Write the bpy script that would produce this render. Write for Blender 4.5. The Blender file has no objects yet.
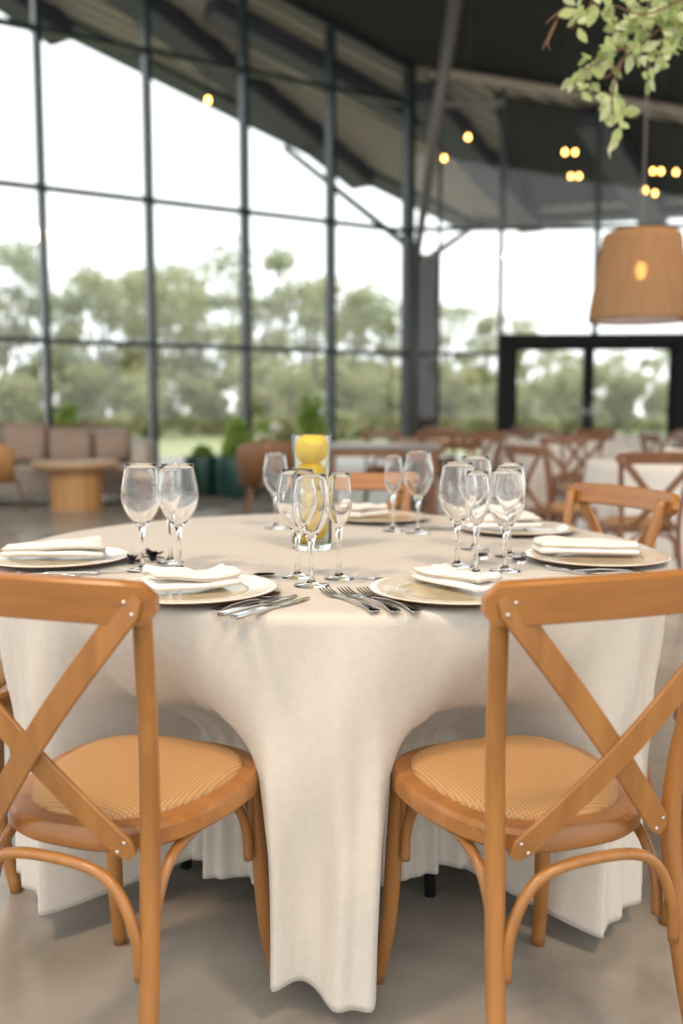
import bpy, bmesh, math, random
from mathutils import Vector, Matrix
random.seed(7)
S = bpy.context.scene
COL = S.collection
PI = math.pi
TC = Vector((-.02, 2.44, 0))          # table centre
R = .82                               # table radius with cloth

# ------------------------------------------------------------------ materials
def new_mat(name):
    m = bpy.data.materials.new(name); m.use_nodes = True
    nt = m.node_tree; b = nt.nodes['Principled BSDF']
    return m, nt, b
def plain(name, col, rough=.5, metal=0, spec=.5, noise=0, nscale=20, bump=0, bscale=80, sheen=0, coat=0):
    m, nt, b = new_mat(name)
    b.inputs['Base Color'].default_value = (*col, 1)
    b.inputs['Roughness'].default_value = rough
    b.inputs['Metallic'].default_value = metal
    b.inputs['Specular IOR Level'].default_value = spec
    b.inputs['Sheen Weight'].default_value = sheen
    b.inputs['Coat Weight'].default_value = coat
    if noise or bump:
        tc = nt.nodes.new('ShaderNodeTexCoord')
    if noise:
        n = nt.nodes.new('ShaderNodeTexNoise'); n.inputs['Scale'].default_value = nscale; n.inputs['Detail'].default_value = 5
        nt.links.new(tc.outputs['Object'], n.inputs['Vector'])
        r = nt.nodes.new('ShaderNodeValToRGB')
        r.color_ramp.elements[0].position = .3; r.color_ramp.elements[1].position = .7
        r.color_ramp.elements[0].color = (*[c*(1-noise) for c in col], 1)
        r.color_ramp.elements[1].color = (*[min(1, c*(1+noise)) for c in col], 1)
        nt.links.new(n.outputs['Fac'], r.inputs['Fac']); nt.links.new(r.outputs['Color'], b.inputs['Base Color'])
    if bump:
        n2 = nt.nodes.new('ShaderNodeTexNoise'); n2.inputs['Scale'].default_value = bscale; n2.inputs['Detail'].default_value = 3
        nt.links.new(tc.outputs['Object'], n2.inputs['Vector'])
        bp = nt.nodes.new('ShaderNodeBump'); bp.inputs['Strength'].default_value = bump; bp.inputs['Distance'].default_value = .003
        nt.links.new(n2.outputs['Fac'], bp.inputs['Height']); nt.links.new(bp.outputs['Normal'], b.inputs['Normal'])
    return m
def wood(name, c1, c2, rough=.38, scale=1.0, axis='Z'):
    m, nt, b = new_mat(name)
    tc = nt.nodes.new('ShaderNodeTexCoord'); mp = nt.nodes.new('ShaderNodeMapping')
    sc = [28, 28, 28]; sc['XYZ'.index(axis)] = 2.2
    mp.inputs['Scale'].default_value = [s*scale for s in sc]
    n = nt.nodes.new('ShaderNodeTexNoise'); n.inputs['Scale'].default_value = 1.0; n.inputs['Detail'].default_value = 6; n.inputs['Distortion'].default_value = .6
    r = nt.nodes.new('ShaderNodeValToRGB')
    r.color_ramp.elements[0].position = .3; r.color_ramp.elements[1].position = .72
    r.color_ramp.elements[0].color = (*c1, 1); r.color_ramp.elements[1].color = (*c2, 1)
    nt.links.new(tc.outputs['Object'], mp.inputs['Vector']); nt.links.new(mp.outputs['Vector'], n.inputs['Vector'])
    nt.links.new(n.outputs['Fac'], r.inputs['Fac']); nt.links.new(r.outputs['Color'], b.inputs['Base Color'])
    b.inputs['Roughness'].default_value = rough; b.inputs['Coat Weight'].default_value = .25; b.inputs['Coat Roughness'].default_value = .25
    return m
def glass(name, rough=0.0, col=(1, 1, 1), ior=1.45):
    m = bpy.data.materials.new(name); m.use_nodes = True; nt = m.node_tree
    nt.nodes.remove(nt.nodes['Principled BSDF'])
    g = nt.nodes.new('ShaderNodeBsdfGlass'); g.inputs['Color'].default_value = (*col, 1); g.inputs['Roughness'].default_value = rough; g.inputs['IOR'].default_value = ior
    nt.links.new(g.outputs[0], nt.nodes['Material Output'].inputs[0]); return m
def pane(name):
    m = bpy.data.materials.new(name); m.use_nodes = True; nt = m.node_tree
    nt.nodes.remove(nt.nodes['Principled BSDF'])
    t = nt.nodes.new('ShaderNodeBsdfTransparent'); t.inputs['Color'].default_value = (.97, .985, .98, 1)
    g = nt.nodes.new('ShaderNodeBsdfGlossy'); g.inputs['Roughness'].default_value = .02
    mx = nt.nodes.new('ShaderNodeMixShader'); mx.inputs[0].default_value = .05
    nt.links.new(t.outputs[0], mx.inputs[1]); nt.links.new(g.outputs[0], mx.inputs[2])
    nt.links.new(mx.outputs[0], nt.nodes['Material Output'].inputs[0]); return m
def emit(name, col, st):
    m, nt, b = new_mat(name)
    b.inputs['Base Color'].default_value = (*col, 1); b.inputs['Emission Color'].default_value = (*col, 1); b.inputs['Emission Strength'].default_value = st
    return m
def leafmat(name, c1, c2, trans=.4):
    m, nt, b = new_mat(name)
    oi = nt.nodes.new('ShaderNodeTexCoord'); n = nt.nodes.new('ShaderNodeTexNoise'); n.inputs['Scale'].default_value = 1.3; n.inputs['Detail'].default_value = 4
    r = nt.nodes.new('ShaderNodeValToRGB'); r.color_ramp.elements[0].position = .35; r.color_ramp.elements[1].position = .65
    r.color_ramp.elements[0].color = (*c1, 1); r.color_ramp.elements[1].color = (*c2, 1)
    nt.links.new(oi.outputs['Object'], n.inputs['Vector']); nt.links.new(n.outputs['Fac'], r.inputs['Fac'])
    nt.links.new(r.outputs['Color'], b.inputs['Base Color']); b.inputs['Roughness'].default_value = .6
    t = nt.nodes.new('ShaderNodeBsdfTranslucent'); nt.links.new(r.outputs['Color'], t.inputs['Color'])
    mx = nt.nodes.new('ShaderNodeMixShader'); mx.inputs[0].default_value = trans
    nt.links.new(b.outputs[0], mx.inputs[1]); nt.links.new(t.outputs[0], mx.inputs[2]); nt.links.new(mx.outputs[0], nt.nodes['Material Output'].inputs[0])
    return m
def weave_mat(name, c1, c2, scale, bump=.5):
    m, nt, b = new_mat(name)
    tc = nt.nodes.new('ShaderNodeTexCoord')
    hs = []
    for ax in ('X', 'Y'):
        w = nt.nodes.new('ShaderNodeTexWave'); w.wave_type = 'BANDS'; w.bands_direction = ax
        w.inputs['Scale'].default_value = scale; w.inputs['Distortion'].default_value = .5; w.inputs['Detail'].default_value = 1
        nt.links.new(tc.outputs['Object'], w.inputs['Vector']); hs.append(w)
    mu = nt.nodes.new('ShaderNodeMath'); mu.operation = 'MULTIPLY'
    nt.links.new(hs[0].outputs['Fac'], mu.inputs[0]); nt.links.new(hs[1].outputs['Fac'], mu.inputs[1])
    r = nt.nodes.new('ShaderNodeValToRGB'); r.color_ramp.elements[0].color = (*c1, 1); r.color_ramp.elements[1].color = (*c2, 1); r.color_ramp.elements[1].position = .5
    nt.links.new(mu.outputs[0], r.inputs['Fac']); nt.links.new(r.outputs['Color'], b.inputs['Base Color'])
    bp = nt.nodes.new('ShaderNodeBump'); bp.inputs['Strength'].default_value = bump; bp.inputs['Distance'].default_value = .002
    nt.links.new(mu.outputs[0], bp.inputs['Height']); nt.links.new(bp.outputs['Normal'], b.inputs['Normal'])
    b.inputs['Roughness'].default_value = .6
    return m

M = {}
M['wood'] = wood('honey_beech', (.265, .105, .022), (.38, .165, .038), .36)
M['wood_x'] = wood('honey_beech_rail', (.27, .102, .021), (.38, .160, .037), .36, axis='X')
M['cane'] = weave_mat('woven_cane', (.36, .19, .070), (.54, .32, .14), 52, .5)
M['cloth'] = plain('cream_linen', (.575, .53, .465), .85, noise=.03, nscale=60, bump=.35, bscale=420, sheen=.15)
M['cloth2'] = plain('white_linen', (.72, .68, .62), .85, noise=.03, nscale=30, bump=.3, bscale=200)
M['napkin'] = plain('napkin_linen', (.80, .775, .735), .85, noise=.02, nscale=90, bump=.4, bscale=600)
M['plate'] = plain('ivory_glaze', (.74, .68, .58), .18, coat=.3)
M['sand'] = plain('sand_glaze', (.52, .43, .27), .2, noise=.12, nscale=30, coat=.3)
M['edge'] = plain('brown_edge', (.20, .10, .045), .4)
M['steel'] = plain('steel', (.55, .53, .50), .14, metal=1)
M['screw'] = plain('screw_zinc', (.6, .55, .5), .3, metal=1)
M['glass'] = glass('clear_glass')
M['vaseglass'] = glass('green_tinted_glass', col=(.975, 1, .985))
M['pane'] = pane('window_glass')
M['lemon'] = plain('lemon_skin', (.84, .52, .010), .38, noise=.08, nscale=18, bump=.5, bscale=160)
M['leaf'] = leafmat('garland_leaf', (.22, .32, .08), (.48, .56, .26), .45)
M['leaf2'] = leafmat('garland_leaf_pale', (.42, .52, .28), (.68, .72, .46), .45)
M['twig'] = plain('twig', (.16, .085, .05), .8)
M['vleaf'] = leafmat('lemon_leaf', (.10, .20, .03), (.25, .38, .06), .3)
M['frame'] = plain('graphite_frame', (.016, .024, .028), .35, spec=.35)
M['black'] = plain('black_metal', (.010, .011, .012), .7, spec=.2)
M['ceil'] = plain('charcoal_ceiling', (.018, .020, .018), .9, noise=.2, nscale=1.5)
M['soffit'] = plain('soffit_metal', (.40, .35, .30), .6, metal=0)
M['beam'] = plain('dark_steel_beam', (.035, .040, .058), .55)
M['pipe'] = plain('pale_pipe', (.33, .27, .23), .5)
M['strut'] = plain('strut_paint', (.13, .115, .11), .45)
M['column'] = plain('column_paint', (.060, .050, .048), .6, noise=.15, nscale=2)
M['lawn'] = plain('lawn', (.40, .42, .22), .9, noise=.2, nscale=.35)
M['bounce_apron'] = plain('bounce_apron', (.42, .40, .36), .8, noise=.1, nscale=2)
M['crown_a'] = leafmat('eucalyptus_leaf', (.30, .34, .20), (.52, .54, .36), .5)  # outdoor tree and shrub leaves: haze put into the colour by paling it
M['crown_b'] = leafmat('olive_leaf', (.34, .36, .17), (.56, .56, .32), .5)
M['crown_c'] = leafmat('shrub_leaf', (.31, .33, .15), (.55, .53, .30), .45)
M['bark'] = plain('bark', (.34, .31, .27), .9, noise=.2, nscale=3)
M['sofa'] = plain('sofa_fabric', (.38, .32, .27), .9, noise=.06, nscale=8, bump=.3)
M['pillow'] = plain('pillow_fabric', (.36, .26, .20), .9, noise=.06, nscale=8, bump=.3)
M['pillow2'] = plain('pillow_fabric_pale', (.47, .42, .36), .9, noise=.06, nscale=8, bump=.3)
M['oak'] = wood('oak', (.42, .25, .12), (.56, .36, .19), .5)
M['oak_o'] = wood('oak_orange', (.44, .22, .075), (.55, .30, .11), .5)
M['rust'] = wood('dark_oak', (.17, .075, .03), (.27, .12, .05), .5)
M['stone'] = plain('grey_tabletop', (.34, .33, .33), .35, noise=.06, nscale=8)
M['planter'] = plain('green_planter', (.008, .050, .040), .35)
M['shade'] = None
M['socket'] = plain('socket_black', (.02, .02, .02), .5)
M['bulb'] = emit('warm_bulb', (1, .50, .12), 9)
M['darkflower'] = plain('dark_petals', (.02, .012, .03), .6)
M['soil'] = plain('soil', (.05, .03, .02), .9)
M['pleaf'] = leafmat('planter_leaf', (.20, .32, .05), (.45, .58, .14), .5)
M['hydrangea'] = plain('cream_blossom', (.62, .62, .5), .8)

def shade_mat():
    m, nt, b = new_mat('pleated_shade')
    tc = nt.nodes.new('ShaderNodeTexCoord')
    n = nt.nodes.new('ShaderNodeTexNoise'); n.inputs['Scale'].default_value = 6
    mp = nt.nodes.new('ShaderNodeMapping'); mp.inputs['Scale'].default_value = (5, 5, .3)
    nt.links.new(tc.outputs['Object'], mp.inputs['Vector']); nt.links.new(mp.outputs['Vector'], n.inputs['Vector'])
    r = nt.nodes.new('ShaderNodeValToRGB'); r.color_ramp.elements[0].color = (.33, .18, .075, 1); r.color_ramp.elements[1].color = (.52, .30, .14, 1)
    nt.links.new(n.outputs['Fac'], r.inputs['Fac']); nt.links.new(r.outputs['Color'], b.inputs['Base Color'])
    b.inputs['Roughness'].default_value = .8
    t = nt.nodes.new('ShaderNodeBsdfTranslucent'); nt.links.new(r.outputs['Color'], t.inputs['Color'])
    mx = nt.nodes.new('ShaderNodeMixShader'); mx.inputs[0].default_value = .35
    nt.links.new(b.outputs[0], mx.inputs[1]); nt.links.new(t.outputs[0], mx.inputs[2])
    tr = nt.nodes.new('ShaderNodeBsdfTransparent'); mx2 = nt.nodes.new('ShaderNodeMixShader'); mx2.inputs[0].default_value = .10
    nt.links.new(mx.outputs[0], mx2.inputs[1]); nt.links.new(tr.outputs[0], mx2.inputs[2]); nt.links.new(mx2.outputs[0], nt.nodes['Material Output'].inputs[0])
    return m
M['shade'] = shade_mat()

def floor_mat():
    m, nt, b = new_mat('polished_concrete')
    tc = nt.nodes.new('ShaderNodeTexCoord')
    n = nt.nodes.new('ShaderNodeTexNoise'); n.inputs['Scale'].default_value = 2.2; n.inputs['Detail'].default_value = 8; n.inputs['Roughness'].default_value = .62
    n.inputs['Distortion'].default_value = .5
    r = nt.nodes.new('ShaderNodeValToRGB'); r.color_ramp.elements[0].position = .32; r.color_ramp.elements[1].position = .7
    r.color_ramp.elements[0].color = (.24, .205, .165, 1); r.color_ramp.elements[1].color = (.42, .375, .32, 1)
    nt.links.new(tc.outputs['Object'], n.inputs['Vector']); nt.links.new(n.outputs['Fac'], r.inputs['Fac']); nt.links.new(r.outputs['Color'], b.inputs['Base Color'])
    r2 = nt.nodes.new('ShaderNodeMapRange'); r2.inputs['To Min'].default_value = .12; r2.inputs['To Max'].default_value = .34; b.inputs['Specular IOR Level'].default_value = .8
    nt.links.new(n.outputs['Fac'], r2.inputs['Value']); nt.links.new(r2.outputs[0], b.inputs['Roughness'])
    return m
M['floor'] = floor_mat()

# ------------------------------------------------------------------ mesh helpers
def obj(name, bm, mat, parent=None, smooth=True, loc=None, rotz=None):
    me = bpy.data.meshes.new(name)
    bmesh.ops.recalc_face_normals(bm, faces=bm.faces)
    bm.to_mesh(me); bm.free()
    for mm in (mat if isinstance(mat, (list, tuple)) else [mat]): me.materials.append(mm)
    if smooth:
        for p in me.polygons: p.use_smooth = True
    o = bpy.data.objects.new(name, me); COL.objects.link(o)
    if parent: o.parent = parent
    if loc is not None: o.location = loc
    if rotz is not None: o.rotation_euler = (0, 0, rotz)
    return o
def autosmooth(o, ang=40):
    me = o.data
    bm = bmesh.new(); bm.from_mesh(me)
    a = math.radians(ang)
    for e in bm.edges:
        if len(e.link_faces) == 2 and e.calc_face_angle(0) > a: e.smooth = False
    bm.to_mesh(me); bm.free(); return o
def tag(o, label=None, cat=None, group=None, kind=None):
    if label: o['label'] = label
    if cat: o['category'] = cat
    if group: o['group'] = group
    if kind: o['kind'] = kind
    return o
def thing(name, label, cat, loc=(0, 0, 0), rotz=0, group=None):
    o = bpy.data.objects.new(name, None); COL.objects.link(o); o.empty_display_size = .1
    o.location = loc; o.rotation_euler = (0, 0, rotz); return tag(o, label, cat, group)
def struct(name, bm, mat, smooth=False):
    return tag(obj(name, bm, mat, smooth=smooth), kind='structure')
KIDS = {}
def dup(root, loc, rotz, label=None, group=None, scale=None):
    def rec(o, parent):
        c = o.copy(); COL.objects.link(c); c.parent = parent
        for ch in [x for x in ALLOBJ() if x.parent == o]: rec(ch, c)
        return c
    c = rec(root, None); c.location = loc; c.rotation_euler = (0, 0, rotz)
    if label: c['label'] = label
    if group: c['group'] = group
    if scale: c.scale = scale if hasattr(scale, '__len__') else (scale,)*3
    return c
def ALLOBJ(): return list(bpy.data.objects)

def add_box(bm, c, s, rot=None, bevel=0):
    r = bmesh.ops.create_cube(bm, size=1)
    vs = r['verts']
    bmesh.ops.scale(bm, vec=s, verts=vs)
    if bevel:
        es = list({e for v in vs for e in v.link_edges})
        rb = bmesh.ops.bevel(bm, geom=es, offset=bevel, segments=3, affect='EDGES', profile=.5)
        vs = list({v for f in rb['faces'] for v in f.verts} | {v for v in vs if v.is_valid})
    if rot is not None: bmesh.ops.rotate(bm, cent=(0, 0, 0), matrix=rot, verts=vs)
    bmesh.ops.translate(bm, vec=c, verts=vs)
    return vs
def bar(bm, a, b, w, h, up=Vector((0, 0, 1)), bevel=0):
    a = Vector(a); b = Vector(b); d = (b-a); L = d.length; d.normalize()
    x = d.cross(up).normalized(); z = x.cross(d)
    m = Matrix((x, d, z)).transposed()
    return add_box(bm, (a+b)/2, (w, L, h), m, bevel)
def lathe(bm, prof, seg=32, close=False):
    rings = []
    for r, z in prof:
        if r < 1e-6: rings.append([bm.verts.new((0, 0, z))])
        else: rings.append([bm.verts.new((r*math.cos(2*PI*i/seg), r*math.sin(2*PI*i/seg), z)) for i in range(seg)])
    pairs = list(zip(rings[:-1], rings[1:]))
    if close: pairs.append((rings[-1], rings[0]))
    for a, b in pairs:
        for i in range(seg):
            j = (i+1) % seg
            try:
                if len(a) == 1 and len(b) == 1: continue
                if len(a) == 1: bm.faces.new((a[0], b[j], b[i]))
                elif len(b) == 1: bm.faces.new((a[i], a[j], b[0]))
                else: bm.faces.new((a[i], a[j], b[j], b[i]))
            except ValueError: pass
def catmull(pts, n):
    P = [Vector(p) for p in pts]
    P = [P[0]*2-P[1]] + P + [P[-1]*2-P[-2]]
    out = []
    for i in range(1, len(P)-2):
        for k in range(n):
            t = k/n
            out.append(.5*((2*P[i]) + (P[i+1]-P[i-1])*t + (2*P[i-1]-5*P[i]+4*P[i+1]-P[i+2])*t*t + (3*P[i]-P[i-1]-3*P[i+1]+P[i+2])*t**3))
    out.append(P[-2]); return out
def tube(bm, pts, rad, seg=12, n=6, ref=Vector((0, 0, 1)), flat=None, cap=True):
    """swept round (or flattened, flat=(w,h) scale list) tube; pts xyz; rad number or list"""
    base = [Vector(p) for p in pts]
    rl = rad if hasattr(rad, '__len__') else [rad]*len(base)
    path = catmull(base, n) if n > 1 and len(base) > 2 else base
    m = len(path)
    rads = []
    for i in range(m):
        f = i*(len(base)-1)/(m-1); k = min(int(f), len(base)-2); t = f-k
        rads.append(rl[k]*(1-t)+rl[k+1]*t)
    rings = []; px = None
    for i, p in enumerate(path):
        d = (path[min(i+1, m-1)]-path[max(i-1, 0)]).normalized()
        if px is None:
            px = d.cross(ref)
            if px.length < 1e-3: px = d.cross(Vector((1, 0, 0)))
            px.normalize()
        else:
            px = (px - d*px.dot(d)).normalized()
        py = d.cross(px)
        ring = []
        for k in range(seg):
            a = 2*PI*k/seg
            ring.append(bm.verts.new(p + px*(rads[i]*math.cos(a)) + py*(rads[i]*math.sin(a))))
        rings.append(ring)
    for a, b in zip(rings[:-1], rings[1:]):
        for k in range(seg):
            bm.faces.new((a[k], a[(k+1) % seg], b[(k+1) % seg], b[k]))
    if cap:
        bm.faces.new(rings[0][::-1]); bm.faces.new(rings[-1])
def ribbon(bm, secs):
    """secs: list of (centre Vector, side Vector(half width), normal Vector(half thickness)); boxy section with softened edges"""
    rings = []
    for c, s, nn in secs:
        c = Vector(c); s = Vector(s); nn = Vector(nn)
        q = [(-1, -.6), (-.92, -1), (.92, -1), (1, -.6), (1, .6), (.92, 1), (-.92, 1), (-1, .6)]
        rings.append([bm.verts.new(c+s*a+nn*b) for a, b in q])
    for a, b in zip(rings[:-1], rings[1:]):
        for k in range(8): bm.faces.new((a[k], a[(k+1) % 8], b[(k+1) % 8], b[k]))
    bm.faces.new(rings[0][::-1]); bm.faces.new(rings[-1])
def poly_slab(bm, outline, z0, z1):
    b = [bm.verts.new((x, y, z0)) for x, y in outline]; t = [bm.verts.new((x, y, z1)) for x, y in outline]
    n = len(outline)
    bm.faces.new(b[::-1]); bm.faces.new(t)
    for i in range(n): bm.faces.new((b[i], b[(i+1) % n], t[(i+1) % n], t[i]))

# ------------------------------------------------------------------ cross-back chair  (local +y is the way it faces)
def post_c(z):      # rear post centre (|x|, y) by height
    K = [(0, .188, -.275), (.25, .170, -.225), (.45, .163, -.205), (.62, .175, -.222), (.80, .196, -.262), (.862, .202, -.276)]
    for (z0, x0, y0), (z1, x1, y1) in zip(K[:-1], K[1:]):
        if z <= z1:
            t = (z-z0)/(z1-z0); return x0+(x1-x0)*t, y0+(y1-y0)*t
    return K[-1][1:]
def seat_outline(k=0.0, n=64):
    out = []
    for i in range(n):
        a = 2*PI*i/n; ca, sa = math.cos(a), math.sin(a)
        e = 2/2.9
        x = math.copysign(abs(ca)**e, ca); y = math.copysign(abs(sa)**e, sa)
        w = .196 + .012*y if y > 0 else .196 + .032*y
        out.append((x*(w-k), .0+y*(.212-k)))
    return out
def make_chair(label, group):
    t = thing('dining_chair', label, 'chair', group=group)
    # seat frame
    bm = bmesh.new(); o1 = seat_outline(.006); o2 = seat_outline(0); o3 = seat_outline(.012)
    rings = []
    for ol, z in ((o1, .418), (o2, .424), (o2, .448), (o1, .456), (seat_outline(.02), .458)):
        rings.append([bm.verts.new((x, y, z)) for x, y in ol])
    for a, b in zip(rings[:-1], rings[1:]):
        for i in range(64): bm.faces.new((a[i], a[(i+1) % 64], b[(i+1) % 64], b[i]))
    bm.faces.new(rings[0][::-1]); bm.faces.new(rings[-1])
    autosmooth(obj('seat_frame', bm, M['wood_x'], t), 38)
    # woven pad, domed
    bm = bmesh.new(); rings = []
    for ins, z in ((.034, .450), (.031, .458), (.033, .464), (.043, .471), (.068, .477), (.10, .481), (.13, .483), (.155, .484)):
        rings.append([bm.verts.new((x, y, z)) for x, y in seat_outline(ins)])
    for a, b in zip(rings[:-1], rings[1:]):
        for i in range(64): bm.faces.new((a[i], a[(i+1) % 64], b[(i+1) % 64], b[i]))
    bm.faces.new(rings[0][::-1]); cv = bm.verts.new((0, 0, .484))
    for i in range(64): bm.faces.new((rings[-1][i], rings[-1][(i+1) % 64], cv))
    tag(obj('seat_pad', bm, M['cane'], t), 'woven tan seat pad')
    for s in (-1, 1):
        bm = bmesh.new()
        zs = [0, .12, .25, .45, .62, .76, .85]
        tube(bm, [(s*post_c(z)[0], post_c(z)[1], z) for z in zs], [.0135, .0148, .0155, .016, .015, .0145, .014], 16, 5)
        obj('rear_leg', bm, M['wood'], t)
        bm = bmesh.new()
        tube(bm, [(s*.158, .150, .435), (s*.163, .160, .30), (s*.169, .172, .14), (s*.181, .200, 0)], [.0165, .0165, .0155, .014], 16, 5)
        obj('front_leg', bm, M['wood'], t)
    # top rail : curved board behind the posts, bowing backwards
    bm = bmesh.new(); secs = []
    N = 28
    rings = []
    for i in range(N+1):
        f = -1+2*i/N; x = f*.238
        y = -.290 - .034*(1-f*f)
        tilt = Vector((0, -.16, .987))
        tx = Vector((1, .034*2*f/.238, 0)).normalized(); nn = tx.cross(tilt).normalized()
        e = max(0, (abs(f)-.90)/.10); hh = .0315*math.sqrt(max(.12, 1-e*e*.9))
        crown = .004*(1-f*f)
        c = Vector((x, y, .838+crown))
        q = [(-1, -.6), (-.9, -1), (.9, -1), (1, -.6), (1, .6), (.9, 1), (-.9, 1), (-1, .6)]
        rings.append([bm.verts.new(c + tilt*(hh*a) + nn*(.011*b)) for a, b in q])
    for a, b in zip(rings[:-1], rings[1:]):
        for k in range(8): bm.faces.new((a[k], a[(k+1) % 8], b[(k+1) % 8], b[k]))
    bm.faces.new(rings[0][::-1]); bm.faces.new(rings[-1])
    autosmooth(obj('top_rail', bm, M['wood_x'], t), 35)
    # crossed slats, bowed back
    for s in (-1, 1):
        bm = bmesh.new(); N = 26; rings = []
        P0 = Vector((s*.219, -.3065, .850)); P1 = Vector((-s*.138, -.214, .430)); D = P1-P0
        off = -.004 if s > 0 else .0045
        pts = []
        for i in range(N+1):
            u = i/N
            p = P0 + D*u
            p.y += -.028*math.sin(PI*u)**.9 + off*math.sin(PI*u)
            p.x += s*.012*math.sin(2*PI*u)*0
            pts.append(p)
        secl = []
        for i, p in enumerate(pts):
            d = (pts[min(i+1, N)]-pts[max(0, i-1)]).normalized()
            nn = Vector((0, -1, 0)); nn = (nn-d*nn.dot(d)).normalized(); sd = d.cross(nn).normalized()
            e = 1.0
            u = i/N
            if u < .04: e = math.sqrt(max(.2, 1-((.04-u)/.04)**2*.85))
            if u > .96: e = math.sqrt(max(.2, 1-((u-.96)/.04)**2*.85))
            secl.append((p, sd*(.0195*e), nn*.0042))
        # extend rounded ends
        ribbon(bm, secl)
        sl = autosmooth(obj('cross_slat', bm, M['wood'], t), 35)
        for (q, dx) in ((pts[1], 0), (pts[N-1], 0)):
            for kk in (-1, 1):
                bm = bmesh.new(); lathe(bm, [(0, 0), (.0036, 0), (.0032, .0024), (0, .003)], 12)
                bmesh.ops.rotate(bm, cent=(0, 0, 0), matrix=Matrix.Rotation(PI/2, 3, 'X'), verts=bm.verts)
                bmesh.ops.translate(bm, vec=(q.x+kk*.006, q.y-.0046+.001, q.z-kk*.008*s), verts=bm.verts)
                obj('screw', bm, M['screw'], sl)
    # bent arches
    def arch(a, b, top, r=.0092):
        bm = bmesh.new(); a = Vector(a); b = Vector(b)
        pts = [a, a+(b-a)*.02+Vector((0, 0, (top-a.z)*.42)), a+(b-a)*.12+Vector((0, 0, (top-a.z)*.82)), a+(b-a)*.30+Vector((0, 0, top-a.z)),
               a+(b-a)*.70+Vector((0, 0, top-a.z)), a+(b-a)*.88+Vector((0, 0, (top-a.z)*.82)), a+(b-a)*.98+Vector((0, 0, (top-a.z)*.42)), b]
        tube(bm, pts, r, 10, 5); obj('bent_brace', bm, M['wood'], t)
    arch((-.156, -.230, .245), (.156, -.230, .245), .408)
    arch((-.150, .170, .27), (.150, .170, .27), .408)
    for s in (-1, 1): arch((s*.153, .135, .27), (s*.156, -.19, .27), .408)
    return t
CH = 'bentwood cross-back chairs around the near round table'
def tpos(a, rho, z=0): a = math.radians(a); return Vector((TC.x+rho*math.sin(a), TC.y-rho*math.cos(a), z))
chair0 = make_chair('honey wood cross-back chair with cane seat, nearest on the left', CH)
chair0.location = tpos(-23.2, .875); chair0.rotation_euler = (0, 0, math.radians(-21.5))
dup(chair0, tpos(22.2, .872), math.radians(21), 'honey wood cross-back chair with cane seat, nearest on the right')
dup(chair0, tpos(-78, .98), math.radians(-78), 'cross-back chair cut off by the left edge behind the nearest left chair')
dup(chair0, tpos(68, 1.05), math.radians(66), 'cross-back chair cut by the right edge, its seat corner showing beside the near right chair')
dup(chair0, Vector((.56, 2.73, 0)), math.radians(114), 'cross-back chair across the table, its back behind the rectangular napkin on the right')
dup(chair0, Vector((.02, 3.16, 0)), math.radians(176), 'cross-back chair at the far side of the table behind the lemon vase')

# ------------------------------------------------------------------ near table and its cloth
tb = thing('round_table', 'round banquet table hidden beneath the long cream cloth in front', 'table', TC)
bm = bmesh.new(); lathe(bm, [(0, .722), (.795, .722), (.80, .726), (.80, .740), (.795, .744), (0, .744)], 64); obj('tabletop', bm, M['rust'], tb)
for a in (32, 122, 212, 302):
    bm = bmesh.new(); x, y = .40*math.sin(math.radians(a)), -.40*math.cos(math.radians(a))
    tube(bm, [(x*.9, y*.9, .724), (x, y, .35), (x*1.05, y*1.05, 0)], [.015, .014, .013], 12, 4); obj('leg', bm, M['black'], tb)

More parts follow.
